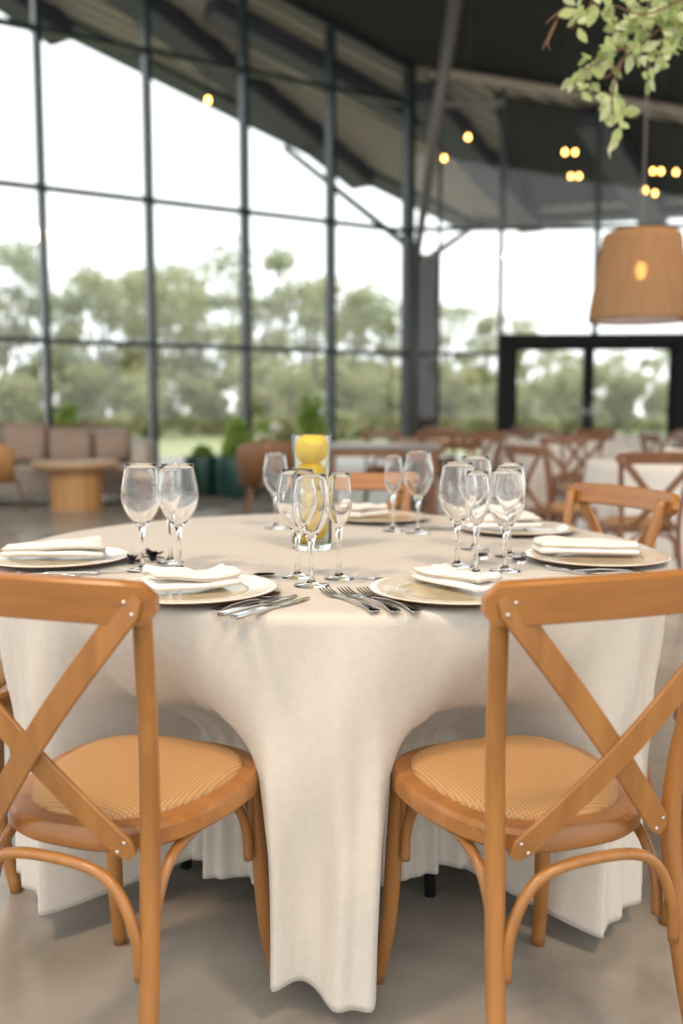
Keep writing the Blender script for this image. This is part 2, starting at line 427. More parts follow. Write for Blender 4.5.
def sstep(t): t = max(0, min(1, t)); return t*t*(3-2*t)
def plate_f(a, c, w, f):
    d = abs((a-c+180) % 360-180)
    return 1-sstep((d-w)/f)
def cloth_target(a, k=0):
    """radius the cloth hangs at; k (0 low .. 1 high) widens the shoulders of each fold towards the rim"""
    b = 0; e = 17*k
    b = max(b, plate_f(a, -.9, 6.6, 4.2+e)*1.0)
    b = max(b, plate_f(a, 50, 7.5, 5+e)*.96)
    b = max(b, plate_f(a, -54, 6.5, 5+e)*.93)
    b = max(b, plate_f(a, 94, 8, 8+e)*.9)
    b = max(b, plate_f(a, -100, 8, 8+e)*.9)
    b = max(b, plate_f(a, 146, 8, 9+e)*.95)
    b = max(b, plate_f(a, -134, 24, 8+e)*1.0)
    return .475 + (.825-.475)*b
def cloth_mesh():
    bm = bmesh.new(); NA = 900; rings = []
    for r in (.05, .2, .4, .6, .72, .79): rings.append([bm.verts.new((r*math.sin(2*PI*i/NA), -r*math.cos(2*PI*i/NA), .7505)) for i in range(NA)])
    for (r, z) in ((.806, .7500), (.8145, .7470), (.8195, .7410)): rings.append([bm.verts.new((r*math.sin(2*PI*i/NA), -r*math.cos(2*PI*i/NA), z)) for i in range(NA)])
    NZ = 52
    for k in range(1, NZ+1):
        t = k/NZ; ring = []
        for i in range(NA):
            a = 360*i/NA; ar = math.radians(a)
            rt0 = cloth_target(a)
            zh = .042 + .022*max(0, math.sin(math.radians(abs(a-360 if a > 180 else a)*1.6)))*sstep((abs(a-360 if a > 180 else a)-14)/16) + .026*(1-sstep(((a-360 if a > 180 else a)+4)/5))*sstep(((a-360 if a > 180 else a)+16)/6) + .11*max(0, R-rt0)**1.2 + .010*math.sin(5*ar+1) + .010*math.sin(9*ar-2.2)
            z = .741 - t*(.741-max(.012, zh))
            h = (.741-z)
            q_ = min(1, h/.36); s = q_**1.7*(1-.0*q_) if q_ < .6 else .6**1.7+(1-.6**1.7)*math.sin((q_-.6)/.4*PI/2)
            rt = cloth_target(a, (1-min(1, h/.42))**1.0)
            fine = .010*math.sin(29*ar+.8*math.sin(3*ar)) + .006*math.sin(53*ar+1.7) + .012*math.sin(17*ar+2.2*math.sin(2*ar)) + .004*math.sin(83*ar)
            amp = min(1, h/.5)**1.3
            swag = .010*math.sin(23*ar+9*h)*math.sin(PI*min(1, h/.45))
            rr = R + (rt-R)*s + fine*amp*1.15 + swag + .010*max(0, h-.4)
            tw = .012*math.sin(9*ar+5*h)*amp
            ring.append(bm.verts.new((rr*math.sin(ar+tw), -rr*math.cos(ar+tw), z)))
        rings.append(ring)
    c = bm.verts.new((0, 0, .7505))
    for i in range(NA): bm.faces.new((c, rings[0][i], rings[0][(i+1) % NA]))
    for a, b in zip(rings[:-1], rings[1:]):
        for i in range(NA): bm.faces.new((a[i], a[(i+1) % NA], b[(i+1) % NA], b[i]))
    return bm
cl = obj('tablecloth', cloth_mesh(), M['cloth'], loc=TC)
md = cl.modifiers.new('t', 'SOLIDIFY'); md.thickness = .0022; md.offset = 0
tag(cl, 'long cream linen cloth draped over the near round table', 'tablecloth')
TZ = .752

# ------------------------------------------------------------------ plates, napkins
def make_plate(label):
    t = thing('dinner_plate', label, 'plate', group='dinner plates on the near table')
    bm = bmesh.new(); lathe(bm, [(0, 0), (.09, 0), (.100, .003), (.150, .010), (.163, .0125), (.1645, .0145), (.162, .0145)], 72); obj('underside', bm, M['edge'], t)
    bm = bmesh.new(); lathe(bm, [(.105, .0085), (.112, .0095), (.150, .0150), (.162, .0158), (.1648, .0150), (.162, .0135), (.11, .007)], 72, True); obj('rim', bm, M['plate'], t)
    bm = bmesh.new(); lathe(bm, [(0, .0065), (.09, .0068), (.104, .0085), (.108, .0095), (.108, .006), (0, .004)], 72); obj('well', bm, M['sand'], t)
    return t
plates = [(-22.5, .695, 'round ivory plate with crumpled napkin, nearest on the left, beside the knives'),
          (20.0, .690, 'round ivory plate nearest on the right beside the three upright forks'),
          (-68, .68, 'round plate at the left edge of the picture under a flat folded napkin'),
          (68.5, .655, 'round sand plate on the right under the long rectangular napkin'),
          (119, .60, 'round plate behind the right wine glasses, in front of the cross-back chair'),
          (167, .60, 'round plate at the far side of the table behind the flute')]
pl0 = None
for a, rho, lb in plates:
    p = tpos(a, rho, TZ)
    if pl0 is None: pl0 = make_plate(lb); o = pl0; o.location = p; o.rotation_euler = (0, 0, math.radians(a))
    else: o = dup(pl0, p, math.radians(a), lb)
def napkin_bm(L, W, H, seed, taper=.8, sag=.0, layers=2):
    """a cloth folded in plies, soft rounded edges, upper ply a little askew"""
    rnd = random.Random(seed); bm = bmesh.new(); NX, NY = 40, 20
    ph = [rnd.uniform(0, 6) for _ in range(8)]
    for ly in range(layers):
        sc = 1-.02*ly; top = []; bot = []
        th = H/layers; z0 = th*ly*.96; sk = rnd.uniform(-.05, .05)*ly
        for i in range(NX+1):
            u = -1+2*i/NX; rt = []; rb = []
            for j in range(NY+1):
                v = -1+2*j/NY
                ua = abs(u); va = abs(v)
                uu = math.copysign(1-(1-ua)**1.0, u)
                wv = W/2*(taper+(1-taper)*(.5+.5*u))*sc*(1+.05*math.sin(2.6*u+ph[0]+ly*.5))
                x = L/2*sc*uu*(1+.04*math.sin(1.7*v+ph[1])) ; y = wv*v + .010*math.sin(1.9*u+ph[2]) + sk*x
                eu = max(0, (ua-.90)/.10); ev = max(0, (va-.80)/.20)
                rnde = math.sqrt(max(0, 1-eu*eu))*math.sqrt(max(0, 1-ev*ev))
                crease = .0035*math.sin(3.1*v+2.4*u+ph[3]) + .0022*math.sin(6*u-2*v+ph[4]) + .0012*math.sin(11*v+5*u+ph[5])
                lift = sag*H*.55*(.5+.5*math.sin(2.3*u+ph[6]))*(1-.3*va)
                base = z0 + lift*(ly*.8+.2) * (1 if ly else 0)
                tp = base + th*.5 + th*.5*rnde + (crease+lift*.3)*rnde*(.4+.6*ly)
                bt_ = max(0, base + th*.5 - th*.5*rnde + (lift*.1 if ly else 0))
                rt.append(bm.verts.new((x, y, max(tp, .001)))); rb.append(bm.verts.new((x, y, bt_)))
            top.append(rt); bot.append(rb)
        for i in range(NX):
            for j in range(NY):
                bm.faces.new((top[i][j], top[i+1][j], top[i+1][j+1], top[i][j+1])); bm.faces.new((bot[i][j], bot[i][j+1], bot[i+1][j+1], bot[i+1][j]))
        for i in range(NX):
            for j in (0, NY): bm.faces.new((top[i][j], bot[i][j], bot[i+1][j], top[i+1][j]))
        for j in range(NY):
            for i in (0, NX): bm.faces.new((top[i][j], top[i][j+1], bot[i][j+1], bot[i][j]))
    return bm
def napkin(loc, rot, L, W, H, seed, label, taper=.8, sag=0):
    o = obj('napkin', napkin_bm(L, W, H, seed, taper, sag), M['napkin'], loc=loc, rotz=math.radians(rot))
    return tag(o, label, 'napkin', 'folded linen napkins on the plates')
PZ = TZ+.0158
napkin((-.285, 1.80, PZ), 34, .175, .10, .026, 1, 'soft folded white napkin on the plate nearest on the left', .62, .9)
napkin((.225, 1.815, PZ), 115, .185, .085, .024, 2, 'white napkin slanting across the plate nearest on the right', .7, .5)
napkin((-.66, 2.19, PZ), 8, .23, .12, .024, 3, 'pointed folded napkin on the left edge plate', .5, .7)
napkin((.575, 2.24, PZ), -2, .235, .10, .026, 4, 'long rectangular napkin on the sand plate at the right', .97, 0)
napkin((.455, 2.745, PZ), 10, .22, .12, .026, 5, 'cream napkin on the plate behind the right wine glasses', .6, .6)
napkin((.07, 3.02, PZ), 60, .14, .09, .030, 6, 'small white napkin on the plate at the far side', .7, .4)

# ------------------------------------------------------------------ cutlery (length along +y, tip at +y)
def handle_secs(L0, L1):
    K = [(0, .0062), (.03, .0098), (.10, .0090), (.35, .0052), (.7, .0036), (1, .0032)]
    out = []
    for t, w in K:
        y = L0+(L1-L0)*t
        out.append(((0, y, .003+.006*math.sin(PI*t)*.9), (w, 0, 0), (0, 0, .0014)))
    return out
def fork_bm():
    bm = bmesh.new()
    s = handle_secs(-.10, .025)
    s += [((0, .035, .0035), (.0060, 0, 0), (0, 0, .0011)), ((0, .045, .0025), (.0115, 0, 0), (0, 0, .001)), ((0, .055, .0022), (.0125, 0, 0), (0, 0, .001))]
    ribbon(bm, s)
    for k in range(4):
        x = -.0100+.00667*k
        ribbon(bm, [((x, .054, .0022), (.0020, 0, 0), (0, 0, .0009)), ((x, .070, .003), (.0017, 0, 0), (0, 0, .0009)), ((x, .085, .0055), (.0014, 0, 0), (0, 0, .0008)), ((x, .098, .0095), (.0007, 0, 0), (0, 0, .0006))])
    return bm
def knife_bm():
    bm = bmesh.new()
    ribbon(bm, [((0, -.115, .004), (.0070, 0, 0), (0, 0, .0022)), ((0, -.105, .004), (.0092, 0, 0), (0, 0, .0036)), ((0, -.03, .004), (.0075, 0, 0), (0, 0, .0032)), ((0, -.005, .004), (.0055, 0, 0), (0, 0, .0028)),
                ((0, .002, .003), (.0075, 0, 0), (0, 0, .0012)), ((.001, .03, .0025), (.0098, 0, 0), (0, 0, .0008)), ((.001, .08, .0022), (.0095, 0, 0), (0, 0, .0007)), ((-.003, .105, .0022), (.0055, 0, 0), (0, 0, .0006)), ((-.007, .113, .0022), (.001, 0, 0), (0, 0, .0005))])
    return bm
def spoon_bm():
    bm = bmesh.new(); ribbon(bm, handle_secs(-.095, .035))
    N = 20; M_ = 5; rings = []
    for m in range(M_+1):
        rr = m/M_
        ring = []
        for i in range(N):
            a = 2*PI*i/N; ring.append(bm.verts.new((.0195*rr*math.cos(a)*(1-.12*math.sin(a)), .062+.029*rr*math.sin(a), .0012+.0062*rr**2)))
        rings.append(ring)
    for m in range(M_+1):
        rr = (M_-m)/M_
        if rr == 0: break
        rings.append([bm.verts.new((.0195*rr*math.cos(2*PI*i/N)*(1-.12*math.sin(2*PI*i/N)), .062+.029*rr*math.sin(2*PI*i/N), .0024+.0062*rr**2)) for i in range(N)])
    for a, b in zip(rings[:-1], rings[1:]):
        for i in range(N):
            bm.faces.new((a[i], a[(i+1) % N], b[(i+1) % N], b[i]))
    return bm
CUT = {'fork': fork_bm, 'knife': knife_bm, 'spoon': spoon_bm}; PROTO = {}
def cutlery(kind, x, y, ang, label, group='steel cutlery laid on the near table', sc=1.0, z=0):
    nm = {'fork': 'fork', 'knife': 'table_knife', 'spoon': 'spoon'}[kind]
    if kind not in PROTO: PROTO[kind] = autosmooth(obj(nm, CUT[kind](), M['steel']), 50); o = PROTO[kind]
    else: o = PROTO[kind].copy(); COL.objects.link(o)
    o.location = (x, y, TZ+z); o.rotation_euler = (0, 0, math.radians(ang)); o.scale = (sc,)*3
    return tag(o, label, kind, group)
# tips point (angle about z from +y); left of the near right setting: three forks
for i, lb in enumerate(('steel fork, leftmost of three beside the right plate', 'steel fork, middle of three beside the right plate', 'steel fork touching the right plate, rightmost of three')):
    cutlery('fork', .012+.036*i, 1.722-.002*i, 26, lb, sc=1.08)
cutlery('knife', -.118, 1.665, -34, 'steel table knife with dark reflection, nearest the table edge', sc=.98)
cutlery('knife', -.142, 1.686, -34, 'steel table knife, middle of three handles beside the left plate', sc=.98)
cutlery('spoon', -.168, 1.706, -34, 'steel spoon beside the left plate, touching its rim', sc=.98)
cutlery('fork', .115, 1.950, 82, 'dessert fork lying behind the near right plate', sc=.85)
cutlery('spoon', -.215, 1.965, -76, 'dessert spoon lying behind the near left plate', sc=.9)
cutlery('fork', -.45, 2.035, -85, 'steel fork below the left edge plate, tines by the wine glass', sc=1.0)
cutlery('knife', -.63, 2.015, 88, 'steel knife under the left edge plate', sc=1.0)
cutlery('spoon', -.64, 1.985, 88, 'steel spoon at the left, nearest the chair back', sc=1.0)
cutlery('fork', .545, 2.045, 74, 'steel fork below the sand plate on the right, nearer one', sc=1.05)
cutlery('fork', .575, 2.005, 76, 'steel fork beside the right table edge, above the chair rail', sc=1.05)
cutlery('fork', .22, 2.83, 60, 'steel fork at the far side behind the flute', sc=1.0)
cutlery('knife', .33, 2.78, 80, 'steel knife behind the large far wine glass', sc=1.0)

# ------------------------------------------------------------------ glasses
def glass_bm(H, wmax, wrim, bowl, foot=.036, seg=40):
    """closed glass solid: outer profile up, inner profile down"""
    rb = wmax/2; rr = wrim/2; zb = H-bowl
    out = [(0, 0), (foot*.98, 0), (foot, .0012), (foot*.97, .0022), (foot*.5, .0042), (.010, .008), (.0048, .016), (.0040, .035), (.0042, zb-.018), (.0062, zb-.006)]
    for k in range(1, 15):
        t = k/14
        if t < .52: r = rb*math.sin((t/.52)*PI/2)**.86
        else: r = rb+(rr-rb)*sstep((t-.52)/.48)**1.0
        out.append((max(.0082, r), zb+bowl*t))
    inn = []
    for k in range(14, 0, -1):
        t = k/14
        if t < .52: r = rb*math.sin((t/.52)*PI/2)**.86
        else: r = rb+(rr-rb)*sstep((t-.52)/.48)
        inn.append((max(.003, r-.0014), zb+bowl*t+(.0030*(1-t))))
    inn.append((0, zb+.006))
    bm = bmesh.new(); lathe(bm, out+[(rr-.0004, H+.0006)]+inn, seg); return bm
gp = {}
def wine(kind, x, y, label, sc=1.0):
    spec = {'large': (.232, .088, .069, .142), 'medium': (.222, .076, .060, .134), 'flute': (.219, .055, .045, .122)}[kind]
    nm = {'large': 'wine_glass', 'medium': 'wine_glass', 'flute': 'flute_glass'}[kind]
    if kind not in gp: gp[kind] = obj(nm, glass_bm(*spec, foot=.036 if kind != 'flute' else .031), M['glass']); o = gp[kind]
    else: o = gp[kind].copy(); COL.objects.link(o)
    o.location = (x, y, TZ); o.scale = (sc, sc, sc)
    return tag(o, label, 'glass', 'stemmed glasses on the near table')
wine('large', -.433, 2.069, 'large wine glass furthest left, dark flowers at its foot')
wine('large', -.352, 2.062, 'large wine glass, right of the pair on the left')
wine('flute', -.392, 2.175, 'slender glass between and behind the left pair of wine glasses')
wine('medium', -.194, 2.824, 'wine glass behind the lemon vase, to its left')
wine('large', -.092, 1.985, 'large wine glass in front of the lemon vase, left of two', .97)
wine('medium', -.060, 1.885, 'wine glass nearest the camera in front of the lemons')
wine('flute', -.005, 1.966, 'slender glass just right of the lemon vase')
wine('flute', .149, 2.753, 'slender glass, left of the far pair right of the vase')
wine('large', .217, 2.707, 'large wine glass, right of the far pair behind the forks')
wine('large', .258, 2.123, 'large wine glass, leftmost of the cluster on the right')
wine('large', .335, 2.395, 'large wine glass at the back left of the right cluster')
wine('flute', .286, 2.017, 'slender glass in the middle of the right cluster')
wine('large', .355, 2.060, 'large wine glass nearest in the right cluster, above the chair rail', .95)
wine('medium', .400, 2.270, 'wine glass at the back right of the right cluster')

# ------------------------------------------------------------------ vase with lemons
VX, VY = -.074, 2.40
bm = bmesh.new()
lathe(bm, [(0, 0), (.048, 0), (.050, .003), (.0502, .285), (.0495, .288), (.0480, .2875), (.0472, .285), (.0470, .018), (.042, .014), (0, .013)], 56)
tag(obj('cylinder_vase', bm, M['vaseglass'], loc=(VX, VY, TZ)), 'clear glass cylinder vase holding yellow lemons at the table centre', 'vase')
def lemon_bm(sx=1.0):
    bm = bmesh.new(); N = 20; prof = []
    for i in range(N+1):
        t = i/N; z = -.046+.092*t; u = (z/.046)
        r = .0368*math.sqrt(max(0, 1-abs(u)**2.3)) * (1-.06*u)
        if u > .80: r = max(r*.6, .0075*(1-((u-.80)/.2)**2))
        prof.append((max(r, 0) if 0 < i < N else 0, z))
    lathe(bm, prof, 28); return bm
lem = None
for x, y, z, rx, rz, lb in ((.002, -.002, .246, 82, 95, 'large yellow lemon at the top of the vase'), (-.008, .004, .180, 75, 40, 'yellow lemon second from the top of the vase'),
                            (.010, -.004, .114, 80, 120, 'yellow lemon in the middle of the vase'), (-.004, -.002, .049, 72, 80, 'yellow lemon slanting at the vase bottom right'), ):
    if lem is None: lem = obj('lemon', lemon_bm(), M['lemon']); o = lem
    else: o = lem.copy(); COL.objects.link(o)
    o.location = (VX+x*.5, VY+y*.5, TZ+z); o.rotation_euler = (math.radians(rx), 0, math.radians(rz)); o.scale = (.98,)*3
    tag(o, lb, 'lemon', 'lemons in the glass vase')
for q, (dx, dy, z, rx, ry) in enumerate(((.030, -.012, .085, .5, .6), (-.034, -.014, .115, -.3, -.4), (.022, .026, .155, .2, .9))):
    bm = bmesh.new(); N = 10; prev = None
    rings = []
    for i in range(N+1):
        t = i/N; w = .013*math.sin(PI*t)**.8+.0004
        c = Vector((0, .012*math.sin(PI*t)*.4, -.03+.06*t))
        rings.append([bm.verts.new(c+Vector((-w, .0012, 0))), bm.verts.new(c+Vector((0, -.0010, 0))), bm.verts.new(c+Vector((w, .0012, 0)))])
    for a, b in zip(rings[:-1], rings[1:]):
        for k in range(2): bm.faces.new((a[k], a[k+1], b[k+1], b[k]))
    o = obj('lemon_leaf', bm, M['vleaf'], loc=(VX+dx*.9, VY+dy*.9, TZ+z)); o.rotation_euler = (rx*.5, ry, q*1.3)
    md = o.modifiers.new('s', 'SOLIDIFY'); md.thickness = .0008
    tag(o, ('green leaf low on the right inside the lemon vase', 'green leaf at the left inside the lemon vase', 'green leaf behind the middle lemon in the vase')[q], 'leaf', 'leaves in the lemon vase')

# small dark blossoms and crystal salt cellars
def blossom(x, y, s, label):
    bm = bmesh.new(); rnd = random.Random(int(x*1000))
    for k in range(14):
        a = rnd.uniform(0, 2*PI); el = rnd.uniform(.1, 1.3); d = Vector((math.cos(a)*math.cos(el), math.sin(a)*math.cos(el), math.sin(el)))
        sd = d.cross(Vector((0, 0, 1))).normalized()
        up = sd.cross(d)
        pr = []
        for t, w in ((.2, .15), (.6, .42), (1, .12)):
            c = d*(s*t)+Vector((0, 0, s*.35)) - up*(s*.25*t*t)
            pr.append((bm.verts.new(c-sd*s*w), bm.verts.new(c+up*s*.08), bm.verts.new(c+sd*s*w)))
        for a_, b_ in zip(pr[:-1], pr[1:]):
            for q in range(2): bm.faces.new((a_[q], a_[q+1], b_[q+1], b_[q]))
    bmesh.ops.create_icosphere(bm, subdivisions=2, radius=s*.38, matrix=Matrix.Translation((0, 0, s*.38)))
    return tag(obj('dried_flower', bm, M['darkflower'], loc=(x, y, TZ)), label, 'flower', 'dark dried flowers by the left glasses')
blossom(-.475, 2.15, .019, 'small dark dried flower left of the leftmost glass stem')
blossom(-.437, 2.20, .026, 'larger dark dried flower right of the leftmost glass stem')
def cellar(x, y, lb):
    bm = bmesh.new(); lathe(bm, [(0, 0), (.013, 0), (.016, .004), (.017, .022), (.0155, .024), (.0145, .022), (.0135, .007), (0, .006)], 12)
    o = thing('salt_cellar', lb, 'salt cellar', (x, y, TZ), group='crystal salt cellars in the right glass cluster')
    obj('bowl', bm, M['glass'], o, smooth=False)
    bm = bmesh.new(); lathe(bm, [(0, .0065), (.0125, .0070), (.0130, .013), (0, .0145)], 16); obj('spice', bm, M['darkflower'], o)
cellar(.330, 2.235, 'tiny crystal cellar of dark pepper, left one by the stems')
cellar(.405, 2.165, 'tiny crystal cellar, right one beside the sand plate')

# ------------------------------------------------------------------ building shell
CN = Vector((1.067, 15.76, 0)); DL = Vector((.8523, .5230, 0)).normalized(); DR = Vector((.9973, -.0730, 0)).normalized()
NL = Vector((-DL.y, DL.x, 0)); NR = Vector((-DR.y, DR.x, 0))       # outward normals
def ceil_z(x, y): return 6.49-.190*(x-1.067)-.1656*(y-15.76)
# floor, lawn, and an unseen pale apron added to cut green bounce on the soffit
bm = bmesh.new(); far_l = CN-DL*30; far_r = CN+DR*22
fl = [(far_l.x, far_l.y), (CN.x, CN.y), (far_r.x, far_r.y), (far_r.x, -9), (far_l.x, -9)]
poly_slab(bm, fl, -.12, 0); struct('floor', bm, M['floor'])
bm = bmesh.new(); poly_slab(bm, [(-160, -60), (160, -60), (160, 240), (-160, 240)], -.30, -.13); tag(obj('lawn', bm, M['lawn'], smooth=False), kind='structure')
bm = bmesh.new(); tl_ = far_l+NL*9; tc_ = CN+NL*9+DL*2; tr_ = far_r+NR*8
poly_slab(bm, [(far_l.x, far_l.y), (tl_.x, tl_.y), (tc_.x, tc_.y), (tr_.x, tr_.y), (far_r.x, far_r.y), (CN.x, CN.y)], -.13, -.02); struct('bounce_apron', bm, M['bounce_apron'])
# ceiling (inside) and roof (outside) share one slope
def sloped(bm, pts, off0, off1):
    b = [bm.verts.new((x, y, ceil_z(x, y)+off0)) for x, y in pts]; t = [bm.verts.new((x, y, ceil_z(x, y)+off1)) for x, y in pts]; n = len(pts)
    bm.faces.new(b[::-1]); bm.faces.new(t)
    for i in range(n): bm.faces.new((b[i], b[(i+1) % n], t[(i+1) % n], t[i]))
bl = CN-DL*20
bm = bmesh.new(); sloped(bm, [(bl.x, bl.y), (CN.x, CN.y), (14.0, CN.y-.073/.9973*12.93), (14.0, -1.5), (bl.x, -1.5)], 0, .05); struct('ceiling', bm, M['ceil'])
EC = Vector((2.85, 21.85, 0)); EL = Vector((-20.6, 5.4, 0)); dER = Vector((2.41, -1.76, 0)).normalized(); ER = EC+dER*15
bm = bmesh.new(); sloped(bm, [(EL.x, EL.y), (EC.x, EC.y), (ER.x, ER.y), (ER.x, -2.0), (EL.x, -2.0)], .08, .22); struct('roof', bm, M['soffit'])
# corrugation ribs of the soffit
bm = bmesh.new()
def isect(p, d, q, e):
    den = d.x*e.y-d.y*e.x
    return ((q.x-p.x)*e.y-(q.y-p.y)*e.x)/den
o_ = -6.0
while o_ < 4.6:
    p = CN+NL*o_
    t1 = isect(p, DL, EC, dER)
    t0 = -19.0 if o_ > .1 else isect(p, DL, CN+NR*.15, DR)
    te = isect(p, DL, EC, (EL-EC).normalized())
    if o_ > 0 and te < t1 and te > t0: pass
    a = p+DL*t0; b = p+DL*min(t1, 14)
    # keep the rib inside the eave
    nE = Vector((-(EC-EL).y, (EC-EL).x, 0)).normalized()
    def outside(v): return (v-EL).dot(nE) > -.1
    if outside(a):
        tt = isect(a, DL, EL, (EC-EL).normalized()); a = a+DL*(tt+.1)
    if (b-a).dot(DL) > .3:
        a.z = ceil_z(a.x, a.y)+.055; b.z = ceil_z(b.x, b.y)+.055
        bar(bm, a, b, .14, .06)
    o_ += .27
struct('roof_ribs', bm, M['soffit'])
bm = bmesh.new()
qa = CN+DR*1.35+NR*.5; qb = CN+DR*9+NR*.5; qc = EC+dER*11-NR*.0; qd = EC+dER*1.35-Vector((.3, .7, 0))
vv_ = [Vector((q.x, q.y, ceil_z(q.x, q.y)-.01)) for q in (qa, qb, Vector((qc.x-.3, qc.y-.5, 0)), qd)]
lo = [bm.verts.new(v) for v in vv_]; hi = [bm.verts.new(v+Vector((0, 0, .03))) for v in vv_]
bm.faces.new(lo); bm.faces.new(hi)
for i in range(4): bm.faces.new((lo[i], lo[(i+1) % 4], hi[(i+1) % 4], hi[i]))
struct('soffit_panel', bm, M['ceil'])
def roofbar(name, p, q, w, h, mat, off=0):
    bm = bmesh.new(); a = Vector((p[0], p[1], ceil_z(*p)-h/2+off)); b = Vector((q[0], q[1], ceil_z(*q)-h/2+off)); bar(bm, a, b, w, h); return struct(name, bm, mat)
roofbar('beam', (EL.x, EL.y), (EC.x, EC.y), .60, .10, M['beam'], .06)
roofbar('beam', (EC.x, EC.y), (ER.x, ER.y), .60, .10, M['beam'], .06)
roofbar('beam', (-3.6, 14.4), (.45, 20.1), .52, .34, M['beam'], .02)
roofbar('beam', (-7.9, 12.0), (-4.6, 16.6), .52, .34, M['beam'], .02)
roofbar('beam', (-1.95, 15.0), (2.9, 18.4), .40, .28, M['beam'], .02)
roofbar('beam', (1.3, 16.2), (4.0, 20.7), .52, .34, M['beam'], .02)
roofbar('beam', (4.0, 15.9), (6.1, 19.2), .52, .34, M['beam'], .02)
# left glass wall: mullions and rails
SP = 1.4475
bm = bmesh.new(); NB = 13
for n in range(0, NB+1):
    p = CN-DL*(SP*n); top = ceil_z(p.x, p.y)-.005
    w = .075 if n else .12
    m = Matrix((DL, NL, Vector((0, 0, 1)))).transposed()
    add_box(bm, (p.x, p.y, top/2), (w, .20, top), m)
for z in (.06, 2.0, 3.945, 5.90):
    a = CN.copy(); b = CN-DL*(SP*NB)
    if z > 6: a = CN
    a = Vector((a.x, a.y, z)); b = Vector((b.x, b.y, z)); bar(bm, a, b, .10, .065)
a = CN-DL*.02; b = CN-DL*(SP*NB); a.z = ceil_z(a.x, a.y)-.05; b.z = ceil_z(b.x, b.y)-.05; bar(bm, a, b, .12, .10)
struct('wall_left', bm, M['frame'])
def pane_bm(p, q, top_off=-.02, z0=.05, zmax=None):
    bm = bmesh.new(); d = (q-p).normalized(); nn = Vector((-d.y, d.x, 0))*.004
    zs = [(p, z0), (q, z0), (q, zmax or ceil_z(q.x, q.y)+top_off), (p, zmax or ceil_z(p.x, p.y)+top_off)]
    f = [bm.verts.new((v.x, v.y, z)) for v, z in zs]; bm.faces.new(f)
    return bm
for n in range(NB):
    struct('window_%d' % (n+1), pane_bm(CN-DL*(SP*n+.04), CN-DL*(SP*(n+1)-.04)), M['pane'])
# back wall at right: mullions, rails, double door
SR = 1.48
bm = bmesh.new(); m = Matrix((DR, NR, Vector((0, 0, 1)))).transposed()
for s_, w in ((.50, .05), (SR, .07), (SR*2+.02, .07), (SR*3, .07), (SR*4, .07), (SR*5, .07), (SR*6, .07)):
    p = CN+DR*s_; top = ceil_z(p.x, p.y)-.005
    z0 = 2.28 if s_ == SR*2+.02 else 0
    add_box(bm, (p.x, p.y, (top+z0)/2), (w, .14, top-z0), m)
for z in (2.0, 3.97):
    segs = [(0, SR), (3*SR, 6*SR)] if z == 2.0 else [(0, 6*SR)]
    for s0, s1 in segs:
        a = CN+DR*s0; b = CN+DR*s1; a.z = b.z = z; bar(bm, a, b, .09, .06)
for s0, s1 in ((0, SR), (3*SR, 6*SR)):
    a = CN+DR*s0; b = CN+DR*s1; a.z = b.z = .06; bar(bm, a, b, .09, .10)
struct('wall_back', bm, M['frame'])
# pale rail pipes where ceiling and wall meet
bm = bmesh.new(); a = CN+DR*.55; b = CN+DR*(6*SR)
a = a-NR*.12; b = b-NR*.12; a.z = ceil_z(a.x, a.y)-.10; b.z = ceil_z(b.x, b.y)-.10
tube(bm, [a, b], .075, 12, 1); struct('trim_1', bm, M['pipe'])
bm = bmesh.new(); a = CN+DR*.55-NR*.1; b = CN+DR*(SR)-NR*.1; a.z = b.z = 5.86; bar(bm, a, b, .08, .09); struct('trim_2', bm, M['strut'])
for k, (s0, s1, z0) in enumerate(((.52, SR, .05), (.03, .48, .05), (SR, SR*2, 2.34), (SR*2, SR*3, 2.34), (SR*3, SR*4, .05), (SR*4, SR*5, .05))):
    struct('window_%d' % (NB+1+k), pane_bm(CN+DR*(s0+.03), CN+DR*(s1-.03), z0=z0), M['pane'])
# double door
dr_ = thing('door_1', None, None); dr_['kind'] = 'structure'
bm = bmesh.new()
for s_, w in ((SR+.10, .20), (SR*3-.08, .22)):
    p = CN+DR*s_-NR*.03; add_box(bm, (p.x, p.y, 1.12), (w, .18, 2.24), m)
a = CN+DR*(SR)-NR*.03; b = CN+DR*(SR*3+.03)-NR*.03; a.z = b.z = 2.22; bar(bm, a, b, .18, .17)
obj('door_frame', bm, M['black'], dr_, smooth=False)
for q, (s0, s1) in enumerate(((SR+.20, SR*2-.06), (SR*2-.06, SR*3-.19))):
    bm = bmesh.new()
    for s_ in (s0+.045, s1-.045):
        p = CN+DR*s_; add_box(bm, (p.x, p.y, 1.07), (.085, .06, 2.12), m)
    for z, h in ((.06, .12), (2.09, .10)):
        a = CN+DR*(s0+.05); b = CN+DR*(s1-.05); a.z = b.z = z+.01; bar(bm, a, b, .055, h)
    lf = obj('door_leaf', bm, M['black'], dr_, smooth=False)
    obj('door_glass', pane_bm(CN+DR*(s0+.09), CN+DR*(s1-.09), z0=.12, zmax=2.05), M['pane'], lf, smooth=False)
    bm = bmesh.new(); hp = CN+DR*((s1-.05) if q == 0 else (s0+.05))-NR*.07; tube(bm, [(hp.x, hp.y, .85), (hp.x, hp.y, 1.25)], .012, 10, 1); obj('handle', bm, M['steel'], lf)
